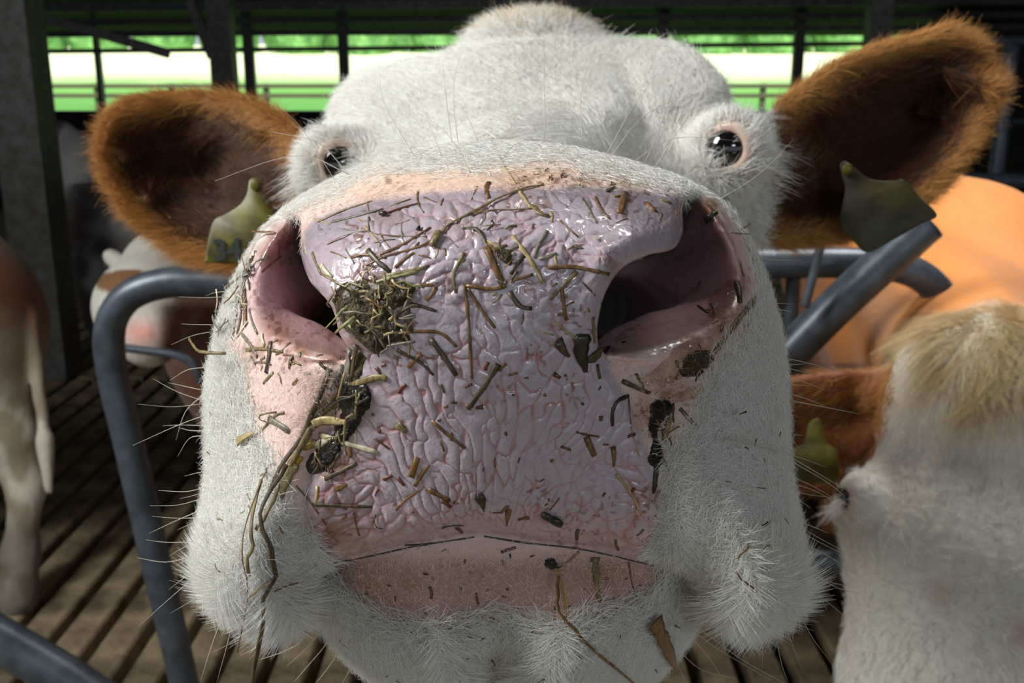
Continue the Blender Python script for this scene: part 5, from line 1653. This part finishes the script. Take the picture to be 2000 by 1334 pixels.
# cow on the right: lowered white head, brown ear, orange body
O_ER = [(1800, 716), (1740, 722), (1660, 724), (1590, 728), (1530, 745), (1490, 800), (1492, 880), (1530, 945), (1580, 962), (1640, 945), (1690, 890), (1740, 830), (1790, 790)]
D_ER = sd_poly(O_ER, 70)
ZS_ER2 = 1.235 + ridge([(1560, 830), (1640, 830), (1700, 800)], 60, .035)
sh = W((1850, 590, 1.95))
RC = [(W((1950, 735, 1.19)), W((1915, 800, 1.12)), .070, .088), (W((1915, 800, 1.12)), W((1850, 1090, 1.07)), .088, .088), (W((1850, 1090, 1.07)), W((1840, 1350, 1.05)), .090, .090),
      (W((1840, 1350, 1.05)), W((1800, 1680, 1.03)), .088, .070),
      (W((1960, 840, 1.26)), sh, .11, .20), (sh, W((1730, 520, 3.0)), .235, .30), (W((1850, 700, 2.0)), W((1730, 640, 2.9)), .20, .26)]
RC += leg(W((1780, 760, 2.0))) + leg(W((1960, 760, 2.0))) + leg(W((1660, 640, 3.0))) + leg(W((1830, 640, 3.05)))
def rc_extra(f, x, y, z):
    c = to_cam(np.stack([x, y, z], -1))
    X, Y, Z = c[:, 0], c[:, 1], np.maximum(c[:, 2], .1)
    U, V = 1000 + F * X / Z, 667 - F * Y / Z
    near = Z < 1.6
    e = sheet(U, V, Z, D_ER, samp(ZS_ER2, U, V), 1.15, .010, .008)
    e = smin(e, capsule(X, Y, Z, CAM(1800, 760, 1.20), CAM(1720, 770, 1.235), .035, .022), .02)
    f = np.where(near, smin(f, e, .025), f)
    f = np.where(near, smin(f, capsule(X, Y, Z, CAM(1716, 1000, 1.10), CAM(1965, 1195, 1.09), .042, .042), .03), f)
    for ex, ey, ez in ((1678, 968, 1.062), (1998, 1215, 1.05)):
        f = smin(f, ellipsoid(X, Y, Z, CAM(ex, ey, ez), (.020, .026, .028)), .02)
    f = smax(f, -ellipsoid(X, Y, Z, CAM(1652, 972, 1.040), (.007, .011, .014)), .006)
    f = smax(f, -ellipsoid(X, Y, Z, CAM(1992, 1236, 1.0), (.010, .010, .02)), .006)
    f = f + .006 * np.exp(-((U - 1842) / 26) ** 2 - ((V - 1160) / 26) ** 2) * near
    return f
def rc_col(px, py, z, g):
    c = np.tile(C_WHITE, (len(px), 1))
    d = samp(D_ER, px, py)
    n = fbm(px / 60, py / 60, 201)
    body = sstep(1.33, 1.42, z + .06 * n)
    c = lerp(c, C_ORANGE, body)
    c = c * (1 - (sstep(.5, .75, fbm(g[:, 0] * 7, g[:, 2] * 7, 203)) * body * .45)[:, None])
    ear = ((px < 1745 + 30 * n) & (d > -14) & (z > 1.15)).astype(float)
    c = lerp(c, srgb(128, 68, 32), ear)
    for ex, ey in ((1655, 972), (1990, 1236)):
        c = lerp(c, srgb(214, 180, 170), np.exp(-(((px - ex) / 18) ** 2 + ((py - ey) / 26) ** 2) ** 2) * (z < 1.2))
    c = lerp(c, srgb(206, 190, 150), np.exp(-((px - 1950) / 110) ** 2 - ((py - 700) / 90) ** 2) * (z < 1.33))
    c = lerp(c, srgb(182, 160, 140), np.exp(-((px - 1842) / 30) ** 2 - ((py - 1160) / 26) ** 2) * .7 * (z < 1.33))
    return c
CR, g_, n_, q_, px_, py_, z_ = other_cow(RC, .0075, rc_col, 'cow with lowered white face and orange body at the right edge', rc_extra)
def child_at(o, parent):
    """parent keeps its place; o.location is given in world metres"""
    o.parent = parent
    o.location = Vector(o.location) - Vector(parent.location)
    return o
for c in ((1661, 972, 1.061), (1992, 1236, 1.012)):
    e = link('eyeball', uv_sphere('eyeball', .015, 18, 10), MAT_EYE)
    e.location = P(*c)
    child_at(e, CR)
tg = [(1578, 830), (1588, 820), (1602, 820), (1610, 850), (1618, 868), (1634, 880), (1636, 905), (1634, 938), (1590, 942), (1545, 936), (1540, 908), (1545, 880), (1566, 868), (1574, 850)]
to = link('ear_tag', tag_mesh('ear_tag', tg, 1.205, 0, .003), MAT_TAG, CR)
to.matrix_parent_inverse = Matrix.Translation(-CR.location)
to['label'] = 'yellow green plastic ear tag'
q4 = lambda A: A[q_].mean(1)
hz, hx_, hy_ = q4(z_), q4(px_), q4(py_)
onhead = (hz < 1.36) & (samp(D_ER, hx_, hy_) < -6) & (hx_ > 1560)
for ex, ey in ((1655, 972), (1992, 1236)):
    onhead &= (((hx_ - ex) / 20) ** 2 + ((hy_ - ey) / 26) ** 2) > 1
fl = np.stack([(px_ - 1842) / 300 + (fbm(px_ / 90, py_ / 90, 211) - .5) * 1.3, (1160 - py_) / 300 + (fbm(px_ / 90 + 7, py_ / 90, 213) - .5) * 1.3, 0 * px_], -1)
flw = to_world(fl[:, 0], fl[:, 1], fl[:, 2]) - np.array([0, 0, CH])
grow(g_, n_, q_, np.where(onhead, 1.6, 0), np.full(len(hz), .014), flw, .4, .00035, 'face_fur', HAIR_WHITE, CR, jitter=.3)
poll = (hz < 1.36) & (((hx_ - 1930) / 120) ** 2 + ((hy_ - 690) / 110) ** 2 < 1)
fl2 = np.stack([-.5 + .9 * np.sin(px_ / 21 + py_ / 40), -1 + .5 * np.cos(px_ / 30), -.2 + 0 * px_], -1)
grow(g_, n_, q_, np.where(poll, 4.0, 0), np.full(len(hz), .036), to_world(fl2[:, 0], fl2[:, 1], fl2[:, 2]) - np.array([0, 0, CH]), .42, .00035, 'poll_curl', HAIR_SAND, CR, jitter=.2, droop=.9, label='sandy tuft of long poll hair')
earq = (samp(D_ER, hx_, hy_) > -6) & (hx_ < 1750) & (hz > 1.1) & (hz < 1.36)
fl3 = np.stack([-1 + 0 * px_, -.2 + 0 * px_, 0 * px_], -1)
grow(g_, n_, q_, np.where(earq, 2.2, 0), np.full(len(hz), .016), to_world(fl3[:, 0], fl3[:, 1], fl3[:, 2]) - np.array([0, 0, CH]), .5, .0003, 'ear_fur', HAIR_BROWN, CR, jitter=.4)
lsh = tuft((1640, 985, 1.045), (-40, 24), 70, (5, 10), .020, 0)
curves_obj('eyelashes', None, lsh, .0003, HAIR_WHITE, CR)

# cow behind the left yoke
LC = [(W((335, 545, 2.36)), W((280, 600, 2.2)), .118, .095), (W((280, 600, 2.2)), W((292, 655, 2.1)), .090, .066), (W((360, 560, 2.45)), W((470, 600, 2.9)), .14, .22),
      (W((480, 600, 2.95)), W((640, 560, 4.1)), .26, .32), (W((480, 690, 3.0)), W((640, 650, 4.0)), .22, .26),
      (W((390, 520, 2.5)), W((470, 480, 2.55)), .035, .05), (W((250, 530, 2.42)), W((215, 500, 2.50)), .025, .02)]
LC += leg(W((440, 760, 3.0))) + leg(W((560, 760, 3.0))) + leg(W((580, 680, 4.1))) + leg(W((720, 680, 4.1)))
def lc_extra(f, x, y, z):
    for c in ((262, 640, 2.035), (300, 648, 2.025)):
        f = smax(f, -ellipsoid(x, y, z, W(c), (.016, .016, .012)), .008)
    p = W((228, 560, 2.205))
    return smin(f, ellipsoid(x, y, z, p, (.03, .03, .03)), .02)
def lc_col(px, py, z, g):
    c = np.tile(C_WHITE * .8, (len(px), 1))
    c = lerp(c, srgb(112, 74, 34), (((px - 250) / 66) ** 2 + ((py - 552) / 26) ** 2 < 1).astype(float) * (z < 2.5))
    c = lerp(c, srgb(206, 140, 128), np.exp(-((px - 275) / 40) ** 2 - ((py - 650) / 26) ** 2) * (z < 2.3))
    c = lerp(c, srgb(84, 50, 30), sstep(300, 330, px) * sstep(585, 605, py) * (z < 2.5))
    return lerp(c, C_RED, ((z > 2.5) & (fbm(g[:, 0] * 4, g[:, 2] * 4, 221) > .4)).astype(float))
CL = other_cow(LC, .013, lc_col, 'white faced cow with a brown eye patch behind the left yoke tube', lc_extra)[0]
for c in ((226, 556, 2.176), (322, 552, 2.24)):
    e = link('eyeball', uv_sphere('eyeball', .017, 16, 10), MAT_EYE); e.location = P(*c); child_at(e, CL)

# cow at the far left: hind quarter and dirty hind leg
hip = W((-140, 640, 2.75))
FC = [(hip, W((-1150, 620, 3.0)), .30, .30), (W((-140, 560, 2.75)), W((-1100, 540, 3.0)), .2, .2), (W((-1200, 520, 3.0)), W((-1500, 420, 3.0)), .18, .13), (W((-1500, 420, 3.0)), W((-1650, 560, 3.0)), .12, .07),
      (W((-40, 720, 2.72)), W((10, 840, 2.74)), .135, .085), (W((10, 840, 2.74)), W((52, 945, 2.76)), .075, .052), (W((52, 945, 2.76)), W((40, 1080, 2.72)), .045, .040), (W((40, 1080, 2.72)), W((36, 1165, 2.68)), .045, .052),
      (W((60, 620, 2.72)), W((88, 860, 2.70)), .022, .016), (W((88, 860, 2.70)), W((95, 960, 2.70)), .026, .012)]
FC += leg(W((-330, 800, 2.5))) + leg(W((-1100, 800, 2.7))) + leg(W((-1150, 800, 3.1)))
def fc_col(px, py, z, g):
    n = fbm(px / 70 + 3, py / 70, 231)
    c = lerp(np.tile(C_DIRTY, (len(px), 1)), srgb(196, 190, 172), sstep(.4, .62, fbm(px / 40, py / 60, 233)) * sstep(700, 820, py))
    c = lerp(c, srgb(120, 64, 26), 1 - sstep(600, 680, py + 120 * (n - .5)))
    c = lerp(c, srgb(60, 48, 36), sstep(950, 1060, py) * .75)
    return c
other_cow(FC, .015, fc_col, 'brown and dirty white cow standing at the far left edge')

# cows lying far back in the stalls
def far_col(px, py, z, g):
    return lerp(np.tile(srgb(176, 174, 172), (len(px), 1)), srgb(70, 60, 54), sstep(.45, .6, fbm(g[:, 0] * 3, g[:, 2] * 3, 241)))
b0 = W((120, 262, 5.7))
other_cow([(b0, W((170, 330, 5.7)), .075, .16), (W((170, 345, 5.7)), W((420, 400, 6.0)), .22, .30), (W((170, 430, 5.4)), W((330, 450, 5.5)), .20, .22), (W((420, 380, 6.0)), W((560, 330, 6.0)), .2, .14),
           (W((560, 330, 6.0)), W((600, 390, 5.9)), .12, .07), (W((200, 520, 5.3)), G(W((200, 520, 5.3)), .12), .14, .12), (W((330, 520, 5.4)), G(W((360, 520, 5.3)), .12), .16, .12)],
          .025, far_col, 'pale dirty cow lying far back on the left behind the stall rails')
other_cow([(W((1985, 440, 4.6)), W((2120, 470, 4.9)), .13, .26), (W((2120, 470, 4.9)), W((2420, 480, 5.2)), .28, .30), (W((1985, 440, 4.6)), W((1975, 500, 4.4)), .10, .07),
           (W((2120, 560, 4.9)), G(W((2120, 560, 4.9)), .1), .18, .12), (W((2420, 560, 5.2)), G(W((2420, 560, 5.2)), .1), .18, .12)],
          .025, far_col, 'pale cow in the stalls far behind on the right edge')
